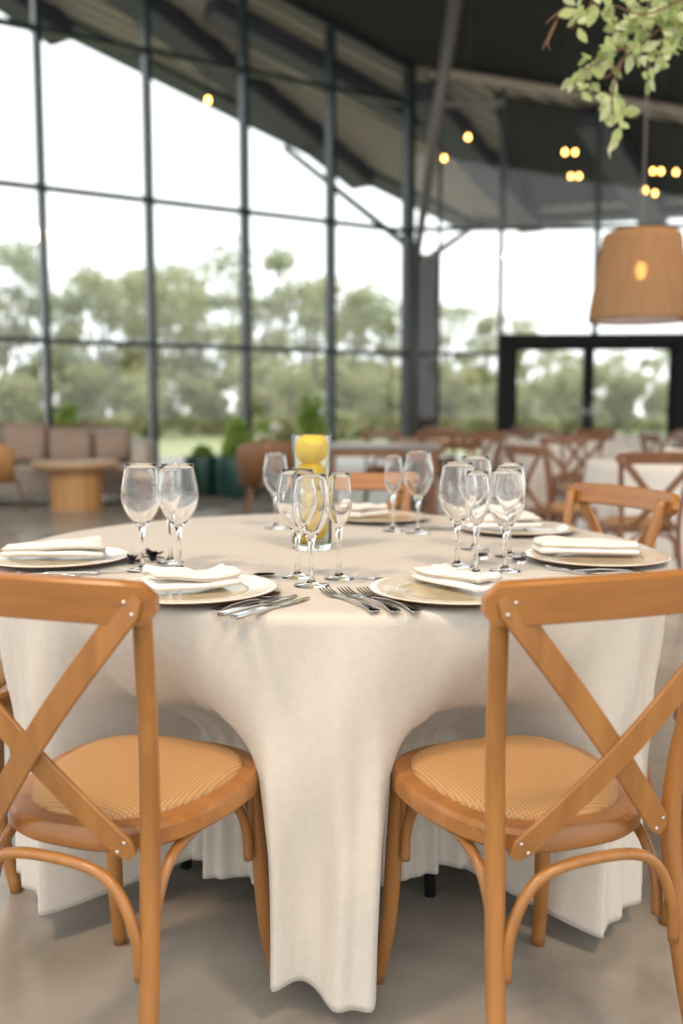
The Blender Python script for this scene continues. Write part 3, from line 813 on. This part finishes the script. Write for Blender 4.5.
# outside column with two braces, leaning strut inside
bm = bmesh.new(); cx, cy = 1.42, 16.62
tube(bm, [(cx, cy, -.13), (cx, cy, 3.68)], .225, 28, 1); 
t = thing('support_column', None, None); t['kind'] = 'structure'
obj('shaft', bm, M['column'], t)
for (ex, ey) in ((-1.11, 19.55), (2.95, 21.55)):
    bm = bmesh.new(); tube(bm, [(cx, cy, 3.62), (ex, ey, ceil_z(ex, ey)-.05)], .06, 12, 1); obj('brace', bm, M['beam'], t)
t = thing('roof_strut', None, None); t['kind'] = 'structure'
bm = bmesh.new(); tube(bm, [(1.17, 15.42, .0), (1.17, 15.42, 3.45)], .055, 12, 1); obj('post', bm, M['column'], t)
bm = bmesh.new(); tube(bm, [(1.17, 15.42, 3.40), (1.36, 14.65, 5.1), (1.57, 13.85, ceil_z(1.57, 13.85)+.02)], [.055, .085, .105], 14, 1); obj('pole', bm, M['strut'], t)

# ------------------------------------------------------------------ hanging lamps
def pendant(loc, r0, r1, h, label, cordtop):
    t = thing('pendant_lamp', label, 'lamp', loc, group='large pleated pendant lamps')
    bm = bmesh.new(); N = 144; rings = []
    prof = [(r1, 0), (r1*.985, h*.12), (r1+(r0-r1)*.5, h*.5), (r1+(r0-r1)*.9, h*.9), (r0, h*.97), (r0*.93, h)]
    for r, z in prof: rings.append([bm.verts.new(((r+.006*(i % 2)*(1 if z < h*.98 else 0))*math.cos(2*PI*i/N), (r+.006*(i % 2)*(1 if z < h*.98 else 0))*math.sin(2*PI*i/N), z)) for i in range(N)])
    for a, b in zip(rings[:-1], rings[1:]):
        for i in range(N): bm.faces.new((a[i], a[(i+1) % N], b[(i+1) % N], b[i]))
    c = bm.verts.new((0, 0, h))
    for i in range(N): bm.faces.new((rings[-1][i], rings[-1][(i+1) % N], c))
    sh = obj('lamp_shade', bm, M['shade'], t)
    bm = bmesh.new(); tube(bm, [(r1*math.cos(2*PI*i/48), r1*math.sin(2*PI*i/48), .004) for i in range(49)], .008, 8, 1); obj('hem', bm, M['rust'], sh)
    bm = bmesh.new(); tube(bm, [(0, 0, h*.62), (0, 0, h+.05), (0, 0, cordtop-loc[2])], [.006, .006, .006], 8, 1); obj('cord', bm, M['strut'], t)
    bm = bmesh.new(); lathe(bm, [(0, h*.47), (.02, h*.485), (.036, h*.55), (.033, h*.62), (.018, h*.67), (0, h*.68)], 20); obj('bulb', bm, M['bulb'], t)
    bm = bmesh.new(); lathe(bm, [(0, h*.66), (.022, h*.66), (.022, h*.74), (0, h*.745)], 16); obj('socket', bm, M['socket'], t)
    return t
pendant((2.14, 7.0, 1.735), .265, .355, .62, 'large tan pleated pendant lamp hanging at the right', ceil_z(2.14, 7.0))
pendant((3.25, 8.3, 1.88), .265, .355, .655, 'second pleated pendant lamp, farther back behind the first at the right edge', ceil_z(3.06, 8.3))
pts_ = [(444, 158, 12), (468, 137, 11.6), (565, 152, 12), (575, 152, 12.6), (571, 176, 13), (579, 176, 12.4), (645, 190, 12), (653, 171, 13), (661, 171, 12.2), (676, 172, 12.6), (208, 100, 9.5), (655, 193, 13.2)]
DESC = ['lowest at far left, beside the leaning strut', 'just right of and above the strut', 'left of the upper pair at the middle', 'right of the upper pair at the middle', 'left of the lower pair at the middle', 'right of the lower pair at the middle',
        'brightest above the pleated lamp', 'left of the row near the right edge', 'middle of the row near the right edge', 'at the right edge of the picture', 'alone against the left glass wall', 'dim one beside the brightest above the pleated lamp']
b0 = None
for (px, py, Y), d_ in zip(pts_, DESC):
    cc, ss = math.cos(math.radians(6.07)), math.sin(math.radians(6.07)); vv = (512-py)/960; dd = Y/(cc+vv*ss); x = (px-341.5)/960*dd; z = 1.10+(vv*cc-ss)*dd
    L = ceil_z(x, Y)-z
    t = thing('hanging_bulb', 'small warm bulb on a cord, '+d_, 'light bulb', (x, Y, z), group='small warm bulbs hanging from the dark ceiling')
    bm = bmesh.new(); lathe(bm, [(0, -.035), (.018, -.029), (.026, -.010), (.022, .012), (.012, .032), (0, .034)], 16); obj('bulb', bm, M['bulb'], t)
    bm = bmesh.new(); lathe(bm, [(0, .028), (.015, .028), (.015, .07), (0, .075)], 12); obj('socket', bm, M['socket'], t)
    bm = bmesh.new(); tube(bm, [(0, 0, .07), (0, 0, L)], .004, 6, 1); obj('cord', bm, M['socket'], t)

# ------------------------------------------------------------------ hanging leafy branch
def branch():
    t = thing('leafy_branch', 'leafy green branch hanging down at the top right', 'branch', (0, 0, 0))
    rnd = random.Random(11)
    Y = 3.2
    cc, ss = math.cos(math.radians(6.07)), math.sin(math.radians(6.07))
    def W(px, py, dy=0):
        yy = Y+dy; vv = (512-py)/960; dd = yy/(cc+vv*ss); return Vector(((px-341.5)/960*dd, yy, 1.10+(vv*cc-ss)*dd))
    stems = [[(760, -90, .1), (700, -10, 0), (668, 22, 0), (640, 45, -.02), (622, 60, 0), (606, 78, .02), (590, 68, .03)],
             [(640, 45, -.02), (618, 50, -.05), (600, 62, -.05), (580, 72, -.04)],
             [(622, 60, 0), (614, 85, 0), (612, 105, .01), (616, 130, .02)],
             [(740, -60, .2), (690, 20, .1), (672, 42, .08), (662, 50, .08)],
             [(700, -10, 0), (664, 8, -.1), (640, 14, -.1), (610, 4, -.1)],
             [(720, -50, .05), (650, -20, .05), (600, -8, .02), (580, 2, .02), (582, 18, 0)],
             [(668, 22, 0), (660, 50, .03), (655, 66, .05)]]
    bm = bmesh.new()
    for st in stems: tube(bm, [W(*p) for p in st], [.006]+[.0035]*(len(st)-2)+[.0015], 6, 4)
    tube(bm, [W(760, -90, .1), Vector((1.45, 3.3, 5.5)), Vector((1.45, 3.3, ceil_z(1.45, 3.3)-.01))], .006, 6, 3)   # hanging wire
    # bare twigs
    for st in ([(600, -20, .06), (575, -5, .06), (556, 22, .06), (545, 44, .06), (542, 50, .06)], [(565, 8, .06), (552, 18, .05), (545, 24, .05)], [(556, 22, .06), (548, 42, .05), (550, 50, .05)], [(600, -15, .1), (585, 14, .1), (570, 32, .1)]):
        tube(bm, [W(*p) for p in st], [.004]+[.0025]*(len(st)-2)+[.001], 6, 4)
    obj('twigs', bm, M['twig'], t)
    spots = []
    def cluster(px, py, n, sx, sy): 
        for _ in range(int(n*1.7)): spots.append(W(px+rnd.gauss(0, sx), py+rnd.gauss(0, sy), rnd.gauss(0, .05)))
    cluster(585, 78, 8, 9, 5); cluster(596, 62, 7, 7, 5); cluster(606, 50, 9, 7, 7); cluster(614, 100, 7, 5, 9); cluster(617, 122, 6, 4, 7)
    cluster(625, 30, 9, 9, 8); cluster(640, 48, 9, 8, 8); cluster(655, 20, 12, 10, 9); cluster(600, 10, 7, 9, 6); cluster(580, 8, 5, 5, 9); cluster(672, 8, 14, 9, 9); cluster(664, 55, 4, 4, 6); cluster(654, 70, 3, 4, 4); cluster(676, 34, 7, 6, 8); cluster(640, 6, 8, 10, 6); cluster(700, 10, 24, 20, 18); cluster(690, -30, 40, 60, 20)
    for mk, part in (('leaf', 0), ('leaf2', 1)):
        bm = bmesh.new()
        for i, p in enumerate(spots):
            if (i*7 % 3 == 0) != (part == 1): continue
            L = rnd.uniform(.036, .062); w = L*rnd.uniform(.24, .36)
            d = Vector((rnd.gauss(-.25, .6), rnd.gauss(0, .5), rnd.gauss(-.7, .5))).normalized()
            sd = d.cross(Vector((rnd.gauss(0, .5), 1, rnd.gauss(0, .5)))).normalized(); up = sd.cross(d)
            pr = []
            for tt, ww in ((0, .06), (.15, .55), (.4, 1), (.65, .85), (.85, .45), (1, .03)):
                c = p+d*(L*tt)-up*(L*.15*tt*tt)
                pr.append((bm.verts.new(c-sd*w*ww+up*w*.2*ww), bm.verts.new(c), bm.verts.new(c+sd*w*ww+up*w*.2*ww)))
            for a_, b_ in zip(pr[:-1], pr[1:]):
                for q in range(2): bm.faces.new((a_[q], a_[q+1], b_[q+1], b_[q]))
        o = obj('foliage', bm, M[mk], t); o['kind'] = 'stuff'
branch()

# ------------------------------------------------------------------ lounge at left
def rounded(c, s, bev, mat, name, parent=None, rot=None):
    bm = bmesh.new(); add_box(bm, (0, 0, 0), s, None, bev)
    o = obj(name, bm, mat, parent); o.location = c
    if rot is not None: o.rotation_euler = rot
    return o
def pillow_bm(w, h, d):
    bm = bmesh.new(); N = 14; vs = {}
    for sgn in (1, -1):
        for i in range(N+1):
            for j in range(N+1):
                u, v = -1+2*i/N, -1+2*j/N
                k = (1-u**4)*(1-v**4)
                if (i in (0, N) or j in (0, N)) and sgn == -1: vs[(sgn, i, j)] = vs[(1, i, j)]; continue
                pin = 1-.07*(u*u*v*v)
                vs[(sgn, i, j)] = bm.verts.new((w/2*u*pin*(1-.04*(1-v*v)*0), sgn*d/2*k**.5, h/2*v*pin))
    for sgn in (1, -1):
        for i in range(N):
            for j in range(N):
                try: bm.faces.new((vs[(sgn, i, j)], vs[(sgn, i+1, j)], vs[(sgn, i+1, j+1)], vs[(sgn, i, j+1)]))
                except ValueError: pass
    return bm
# sofa follows the glass wall; local x along DL, local y toward the glass
sang = math.atan2(DL.y, DL.x)*.42
SO = Vector((-4.32, 11.55, 0))
sofa = thing('curved_sofa', 'long beige upholstered sofa in front of the left windows', 'sofa', SO, sang)
rounded((0, -.05, .21), (3.5, .86, .28), .05, M['sofa'], 'base', sofa)
for k in range(4): rounded((-1.30+.87*k, -.12, .39), (.86, .72, .13), .05, M['sofa'], 'seat_cushion', sofa)
rounded((0, .36, .60), (3.5, .20, .56), .08, M['sofa'], 'backrest', sofa)
bm = bmesh.new(); tube(bm, [(-1.74, .49, .90), (1.5, .49, .90)], .018, 8, 1)
for x in (-1.7, -.6, .5, 1.5): tube(bm, [(x, .49, .0), (x, .49, .9)], .018, 8, 1)
obj('back_frame', bm, M['rust'], sofa)
bm = bmesh.new(); rr = [(1.62, .36, .0), (1.83, .20, .0), (1.92, -.1, 0), (1.85, -.42, 0)]
for (x, y, z), s_ in zip(catmull(rr, 4), range(99)): add_box(bm, (x, y, .47 if s_ < 99 else .4), (.20, .20, .60-.010*s_), Matrix.Rotation(s_*.12, 3, 'Z'), .05)
tag(obj('armrest', bm, M['pillow2'], sofa), 'pale rounded armrest')
for x in (-1.6, 0, 1.6):
    for y in (-.4, .3):
        bm = bmesh.new(); tube(bm, [(x, y, 0), (x, y, .08)], .03, 10, 1); obj('leg', bm, M['rust'], sofa)
pil = None
smat = Matrix.Translation(SO) @ Matrix.Rotation(sang, 4, 'Z')
for i, (x, w, h, tilt, roll, lb) in enumerate(((-.10, .46, .44, -.22, -.12, 'brown scatter cushion at the left of the sofa behind the armchair'), (.48, .52, .50, -.25, .06, 'tall brown scatter cushion left of the sofa middle'), (1.02, .54, .42, -.2, .02, 'broad brown scatter cushion right of the sofa middle'), (1.52, .44, .38, -.2, -.04, 'brown scatter cushion at the right end of the sofa'), (-.75, .5, .38, -.2, .05, 'pale scatter cushion at the far left of the sofa'))):
    o = obj('scatter_cushion', pillow_bm(w, h, .17), M['pillow'] if i < 4 else M['pillow2'])
    p = smat @ Vector((x, .14, .455+h/2)); o.location = p; o.rotation_euler = (tilt, roll, sang)
    tag(o, lb, 'cushion', 'scatter cushions on the sofa')
def drum_table(x, y, r, h, rb, label, mat='oak', mb='oak_o'):
    t = thing('coffee_table', label, 'coffee table', (x, y, 0))
    bm = bmesh.new(); lathe(bm, [(0, h-.09), (r*.9, h-.09), (r, h-.05), (r, h-.01), (r*.98, h), (0, h)], 48); autosmooth(obj('tabletop', bm, M[mat], t))
    bm = bmesh.new(); lathe(bm, [(0, 0), (rb, 0), (rb, h-.09), (0, h-.09)], 12); obj('drum_base', bm, M[mb], t, smooth=False)
drum_table(-2.98, 10.75, .48, .53, .29, 'round light oak coffee table on a faceted drum in front of the sofa')
drum_table(-2.22, 11.05, .36, .44, .17, 'lower round wooden side table right of the oak coffee table', 'oak', 'rust')
# barrel armchair
def armchair(label, loc, rot, mat='oak_o'):
    t = thing('armchair', label, 'armchair', loc, math.radians(rot), group='low wooden armchairs')
    bm = bmesh.new(); N = 24; rings = []
    for i in range(N+1):
        a = PI*(1.02)*(i/N)+PI*.99; x, y = .30*math.cos(a), .27*math.sin(a)
        tp = .80-.10*(abs(i/N-.5)*2)**2
        nx, ny = math.cos(a), math.sin(a)
        rings.append([bm.verts.new((x, y, .36)), bm.verts.new((x*1.06, y*1.06, tp-.01)), bm.verts.new((x*1.12, y*1.12, tp)), bm.verts.new((x*1.14, y*1.14, tp-.03)), bm.verts.new((x*1.08, y*1.08, .34))])
    for a, b in zip(rings[:-1], rings[1:]):
        for k in range(5): bm.faces.new((a[k], a[(k+1) % 5], b[(k+1) % 5], b[k]))
    bm.faces.new(rings[0][::-1]); bm.faces.new(rings[-1]); obj('backrest', bm, M[mat], t)
    bm = bmesh.new(); lathe(bm, [(0, .34), (.27, .34), (.30, .37), (.28, .43), (0, .46)], 32); obj('seat', bm, M['pillow2'], t)
    for sx in (-1, 1):
        for sy in (-1, 1):
            bm = bmesh.new(); tube(bm, [(sx*.20, sy*.18, .36), (sx*.25, sy*.24, 0)], [.018, .012], 10, 1); obj('leg', bm, M['rust'], t)
    return t
armchair('low wooden armchair cut by the left edge beside the coffee table', (-3.72, 10.15, 0), -25)
armchair('brown barrel armchair behind the left of the lemon vase', (-.72, 9.75, 0), 10, 'rust')
# planters
def planter(x, y, r, h, label, seed, ph=.55, sp=.28, mat='pleaf', flower=False):
    t = thing('potted_plant', label, 'plant', (x, y, 0), group='plants in round planters by the windows')
    bm = bmesh.new(); lathe(bm, [(0, 0), (r*.92, 0), (r, .03), (r, h-.02), (r*.98, h), (r*.9, h), (r*.88, h-.04), (0, h-.05)], 40); obj('planter', bm, M['planter'], t)
    rnd = random.Random(seed); bm = bmesh.new()
    for _ in range(420):
        a = rnd.uniform(0, 2*PI); q = rnd.random()**.5; hh = rnd.uniform(.0, 1)
        c = Vector((sp*q*math.cos(a)*(1-.5*hh), sp*q*math.sin(a)*(1-.5*hh), h+ph*hh*rnd.uniform(.4, 1)))
        d = Vector((rnd.gauss(0, 1), rnd.gauss(0, 1), rnd.gauss(.5, .6))).normalized(); s = d.cross(Vector((rnd.gauss(0, 1), rnd.gauss(0, 1), .3))).normalized()
        L = .07
        vs = [bm.verts.new(c-d*L), bm.verts.new(c+s*L*.4), bm.verts.new(c+d*L), bm.verts.new(c-s*L*.4)]; bm.faces.new(vs)
    o = obj('foliage', bm, M[mat], t); o['kind'] = 'stuff'
    bm = bmesh.new(); 
    for k in range(5):
        a = k*1.3; tube(bm, [(0, 0, h-.06), (sp*.4*math.cos(a), sp*.4*math.sin(a), h+ph*.7)], [.008, .003], 6, 1)
    obj('stems', bm, M['twig'], t)
    if flower:
        bm = bmesh.new(); 
        for k in range(7): bmesh.ops.create_icosphere(bm, subdivisions=2, radius=.09, matrix=Matrix.Translation((rnd.uniform(-.15, .15), rnd.uniform(-.15, .15), h+ph*.6+rnd.uniform(-.08, .1))))
        obj('blossom', bm, M['hydrangea'], t)
    return t
planter(-1.82, 12.6, .25, .50, 'dark green round planter on the left, nearly bare', 1, .12, .15)
planter(-1.32, 12.25, .28, .52, 'green round planter with leafy plant beside the mullion', 2, .50, .22)
planter(-3.55, 12.45, .17, .5, 'leafy plant behind the middle of the sofa', 4, .72, .2)
planter(-.42, 13.75, .25, .5, 'bushy green plant at the window behind the vase', 5, .95, .30)
planter(-1.0, 13.4, .2, .45, 'cream flowering plant at the window left of the vase', 6, .55, .25, flower=True)

# ------------------------------------------------------------------ background tables and chairs at right
def bg_table(x, y, r, label, seed=0):
    t = thing('round_table', 'table beneath the cloth: '+label, 'table', (x, y, 0), group='cloth covered tables in the background')
    bm = bmesh.new(); lathe(bm, [(0, .72), (r-.02, .72), (r-.02, .742), (0, .742)], 40); obj('tabletop', bm, M['rust'], t)
    bm = bmesh.new(); lathe(bm, [(0, 0), (.28, 0), (.28, .03), (.06, .06), (.05, .72), (0, .72)], 24); obj('pedestal', bm, M['black'], t)
    bm = bmesh.new(); NA = 160; rings = []
    for q in (.05, .5, .96, 1.0): rings.append([bm.verts.new((r*q*math.sin(2*PI*i/NA), r*q*math.cos(2*PI*i/NA), .749-(.006 if q == 1 else 0))) for i in range(NA)])
    for k in range(1, 16):
        tt = k/15; z = .742-tt*.68
        rings.append([bm.verts.new(((r+.05*tt*math.sin(14*2*PI*i/NA+seed)+.02*tt*math.sin(23*2*PI*i/NA)+.03*tt)*math.sin(2*PI*i/NA), (r+.05*tt*math.sin(14*2*PI*i/NA+seed)+.02*tt*math.sin(23*2*PI*i/NA)+.03*tt)*math.cos(2*PI*i/NA), z)) for i in range(NA)])
    bm.faces.new(rings[0][::-1])
    for a, b in zip(rings[:-1], rings[1:]):
        for i in range(NA): bm.faces.new((a[i], a[(i+1) % NA], b[(i+1) % NA], b[i]))
    tag(obj('tablecloth', bm, M['cloth2'], loc=(x, y, 0)), 'white cloth on '+label, 'tablecloth', 'white cloths in the background')
bg_table(2.55, 6.75, .80, 'the round table behind the right cross-back chair', 0)
bg_table(2.35, 10.6, .80, 'the round table under the double door, centre right', 1)
bg_table(4.1, 9.0, .80, 'the round table at the right edge under the lamps', 2)
bg_table(3.7, 12.8, .75, 'the farthest round table before the glass door', 3)
def rect_table(x, y, w, d, label, rot=0, top='stone'):
    t = thing('rectangular_table', label, 'table', (x, y, 0), math.radians(rot), group='bare rectangular tables in the background')
    bm = bmesh.new(); add_box(bm, (0, 0, .735), (w, d, .035), None, .006); obj('tabletop', bm, M[top], t, smooth=False)
    bm = bmesh.new(); add_box(bm, (0, 0, .68), (w*.94, d*.9, .09)); obj('apron', bm, M['rust'], t, smooth=False)
    for sx in (-1, 1):
        for sy in (-1, 1):
            bm = bmesh.new(); add_box(bm, (sx*w*.44, sy*d*.4, .335), (.06, .06, .67), None, .004); obj('leg', bm, M['rust'], t, smooth=False)
rect_table(.42, 9.9, 1.15, .8, 'grey topped wooden table behind the far glasses')
rect_table(1.35, 11.6, 1.6, .8, 'long brown wooden table left of the door', 0, 'oak_o')
BG = 'cross-back chairs at the background tables'
bgc = [((1.70, 5.50), 4, 'cross-back chair seen from behind in front of the right white cloth'), ((1.46, 6.35), -68, 'cross-back chair turned sideways left of the right white cloth'),
       ((3.35, 5.95), 50, 'background chair at the right of the nearest white cloth'), ((2.0, 7.95), 200, 'background chair behind the nearest white cloth, on its left'), ((3.1, 7.9), 150, 'background chair behind the nearest white cloth, under the lamp'),
       ((1.30, 9.45), 75, 'background chair at the right end of the grey topped table'), ((.45, 10.7), 180, 'background chair behind the grey topped table'),
       ((1.05, 10.8), 0, 'background chair at the long brown table, left'), ((1.60, 10.8), 8, 'background chair at the long brown table, right'), ((1.30, 12.35), 178, 'background chair beyond the long brown table'),
       ((1.55, 9.75), -40, 'background chair left of the middle white cloth'), ((2.30, 9.45), 0, 'background chair directly before the middle white cloth'), ((3.15, 9.95), 55, 'background chair right of the middle white cloth'), ((2.5, 11.8), 185, 'background chair behind the middle white cloth'),
       ((3.45, 8.0), -25, 'background chair before the right edge cloth, left'), ((3.15, 8.95), -88, 'background chair left of the right edge cloth'), ((3.9, 10.3), 170, 'background chair behind the right edge cloth'),
       ((3.2, 11.9), -25, 'background chair before the farthest white cloth, left'), ((4.1, 11.8), 20, 'background chair before the farthest white cloth, right'), ((4.9, 12.6), 80, 'background chair at the far right by the door'), ((2.65, 13.0), -95, 'background chair left of the farthest white cloth')]
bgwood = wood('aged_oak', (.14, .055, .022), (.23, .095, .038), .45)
bg0 = None
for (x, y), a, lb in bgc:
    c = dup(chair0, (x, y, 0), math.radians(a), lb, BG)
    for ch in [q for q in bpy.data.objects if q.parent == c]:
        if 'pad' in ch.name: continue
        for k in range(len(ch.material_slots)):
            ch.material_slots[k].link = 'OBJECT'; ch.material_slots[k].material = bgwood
# folded napkins and plates on the background tables
nb = None; k = 0
for (x, y, nm) in ((2.55, 6.75, 'nearest'), (2.35, 10.6, 'middle'), (4.1, 9.0, 'right edge'), (3.7, 12.8, 'farthest')):
    for a, w_ in ((-160, 'front left'), (-110, 'left'), (-60, 'back left'), (0, 'back'), (60, 'back right'), (150, 'front right')):
        ar = math.radians(a); p = (x+.55*math.sin(ar), y+.55*math.cos(ar))
        if nb is None:
            nb = obj('napkin', napkin_bm(.2, .10, .05, 9, .8, .3), M['napkin'])
            o = nb
        else: o = nb.copy(); COL.objects.link(o)
        o.location = (*p, .752); o.rotation_euler = (0, 0, ar+k); k += 1
        tag(o, 'folded white napkin at the %s of the %s background cloth' % (w_, nm), 'napkin', 'napkins on the background tables')

# ------------------------------------------------------------------ trees outside
def tree_proto(seed, H, crown, leafn, leafs, matk, trunk=.22, spread=1.0, low=.35, blobs=9):
    rnd = random.Random(seed)
    bt = bmesh.new(); bl_ = bmesh.new(); cs = []
    tube(bt, [(0, 0, -.2), (rnd.uniform(-.2, .2), 0, H*.3), (rnd.uniform(-.4, .4), rnd.uniform(-.3, .3), H*.62)], [trunk, trunk*.75, trunk*.4], 8, 4)
    for b in range(blobs):
        a = rnd.uniform(0, 2*PI); q = rnd.uniform(.15, 1)*crown*spread; z = H*rnd.uniform(low, .92)
        c = Vector((q*math.cos(a), q*math.sin(a), z)); r = crown*rnd.uniform(.16, .34)
        cs.append((c, r)); tube(bt, [(0, 0, H*rnd.uniform(.22, .5)), c*.5+Vector((0, 0, z*.12)), c], [trunk*.4, trunk*.25, trunk*.08], 6, 3)
    for _ in range(leafn):
        c, r = rnd.choice(cs)
        d = Vector((rnd.gauss(0, 1), rnd.gauss(0, 1), rnd.gauss(0, .7))).normalized()*(r*rnd.random()**.4)
        p = c+d
        if p.z < .1: p.z = .1
        n1 = Vector((rnd.gauss(0, 1), rnd.gauss(0, 1), rnd.gauss(0, 1))).normalized(); s1 = n1.cross(Vector((rnd.gauss(0, 1), rnd.gauss(0, 1), rnd.gauss(0, 1)))).normalized()
        L = leafs*rnd.uniform(.6, 1.3)
        bl_.faces.new([bl_.verts.new(p-n1*L), bl_.verts.new(p+s1*L*.5), bl_.verts.new(p+n1*L), bl_.verts.new(p-s1*L*.5)])
    return bt, bl_
def make_tree(name, label, cat, loc, group, args, mat):
    t = thing(name, label, cat, loc, 0, group)
    bt, bl_ = tree_proto(*args); obj('trunk', bt, M['bark'], t); o = obj('crown', bl_, M[mat], t); o['kind'] = 'stuff'; return t
T = []
def U(px, Y): return (px-341.5)/960*Y
specs = {'A': ((3, 9.8, 3.6, 3000, .17, 'crown_a', .2, 1.15, .32, 26), 'crown_a'), 'B': ((5, 8.4, 3.8, 4000, .18, 'crown_b', .22, 1.1, .18, 24), 'crown_b'), 'C': ((9, 3.0, 2.6, 5000, .15, 'crown_c', .12, .9, .12, 14), 'crown_c')}
protos = {}
tl = [('A', 10, 48, 1.0, 0), ('A', 62, 52, .95, 2), ('B', 105, 50, 1.02, 1), ('A', 160, 56, .98, 4), ('B', 205, 50, 1.0, 3), ('A', 255, 54, 1.06, 5.2), ('B', 305, 52, 1.0, .7), ('A', 345, 56, .92, 1.9), ('B', 392, 58, .92, 2.8), ('A', 445, 60, .82, .3), ('B', 480, 60, .85, 5), ('B', 540, 62, .66, 4), ('A', 575, 70, .55, 2), ('B', 625, 66, .62, 1), ('A', 672, 70, .62, 3), ('B', -40, 50, 1, 3.3), ('A', -100, 44, 1, 2.2), ('B', 740, 60, .8, 2)]
desc = {'A': 'tall wispy grey-green tree', 'B': 'broad olive-green tree'}
where = ['at the far left edge', 'in the first full left bay', 'right of the first left mullion', 'behind the second left mullion', 'above the green planters', 'left of the lemon vase', 'directly above the lemon vase', 'right of the lemon vase', 'left of the corner column', 'right of the corner column', 'before the door frame', 'through the left door leaf', 'behind the door middle', 'through the right door leaf', 'at the right edge', 'beyond the left edge', 'far beyond the left edge', 'beyond the right edge']
for (k, px, Y, s, rz), w_ in zip(tl, where):
    lb = desc[k]+' outside, '+w_
    if k not in protos: protos[k] = make_tree('tree', lb, 'tree', (0, 0, -.13), 'trees beyond the lawn', specs[k][0], specs[k][1]); o = protos[k]
    else: o = dup(protos[k], (0, 0, 0), 0, lb, 'trees beyond the lawn')
    o.location = (U(px, Y), Y, -.13); o.rotation_euler = (0, 0, rz); o.scale = (s, s, s)
sw = [(20, 40), (75, 44), (125, 42), (215, 46), (265, 42), (300, 38), (350, 40), (385, 44), (455, 44), (475, 50), (520, 42), (560, 46), (610, 48), (655, 46), (-40, 40), (165, 60), (720, 46)]
wher2 = ['far left', 'behind the sofa', 'behind the sofa right end', 'above the green planters', 'left of the vase, dark one', 'directly above the vase', 'right of the vase, dark one', 'left of the column', 'right of the column', 'beside the door frame', 'in the left door glass', 'left of the door middle', 'in the right door glass', 'at the right door post', 'past the left edge', 'deep behind the bright lawn', 'past the right edge']
for i, ((px, Y), w_) in enumerate(zip(sw, wher2)):
    lb = 'dense rounded shrub outside, '+w_
    if 'C' not in protos: protos['C'] = make_tree('shrub', lb, 'shrub', (0, 0, -.13), 'shrubs at the edge of the lawn', specs['C'][0], specs['C'][1]); o = protos['C']
    else: o = dup(protos['C'], (0, 0, 0), 0, lb)
    s = .85+.3*((i*37 % 10)/10); o.location = (U(px, Y), Y, -.13); o.rotation_euler = (0, 0, i*1.1); o.scale = (s*1.1, s, s)

# ------------------------------------------------------------------ light and camera
w = bpy.data.worlds.new('World'); S.world = w; w.use_nodes = True; nt = w.node_tree; bg = nt.nodes['Background']
bg.inputs['Color'].default_value = (.95, .985, 1, 1); bg.inputs['Strength'].default_value = 1.55
def area(name, loc, size, power, col, target):
    l = bpy.data.lights.new(name, 'AREA'); l.shape = 'DISK'; l.size = size; l.energy = power; l.color = col
    o = bpy.data.objects.new(name, l); COL.objects.link(o); o.location = loc
    d = Vector(target)-Vector(loc); o.rotation_euler = d.to_track_quat('-Z', 'Y').to_euler(); return o
area('warm_fill', (1.6, -.6, 5.2), .7, 95, (1, .72, .46), (.1, 1.7, .4))  # unseen warm fill lights, added to brighten the tables and chairs
area('warm_fill', (-2.2, .2, 5.2), .7, 110, (1, .74, .50), (-.2, 1.8, .4))
area('warm_fill', (3.0, 6.0, 5.0), .5, 60, (1, .72, .46), (2.5, 8, .5))

cam = bpy.data.cameras.new('Camera'); co = bpy.data.objects.new('Camera', cam); COL.objects.link(co)
co.location = (0, 0, 1.10); co.rotation_euler = (math.radians(90-6.07), 0, 0)
cam.sensor_fit = 'VERTICAL'; cam.sensor_height = 36; cam.lens = 33.75; cam.clip_end = 500
cam.dof.use_dof = True; cam.dof.focus_distance = 1.78; cam.dof.aperture_fstop = 1.9
S.camera = co
S.view_settings.view_transform = 'Standard'; S.view_settings.look = 'None'; S.view_settings.gamma = 1; S.view_settings.use_curve_mapping = False
S.view_settings.exposure = .42
S.cycles.max_bounces = 14; S.cycles.transmission_bounces = 12; S.cycles.transparent_max_bounces = 16; S.cycles.diffuse_bounces = 5
S.cycles.use_denoising = True
S.cycles.sample_clamp_indirect = 6
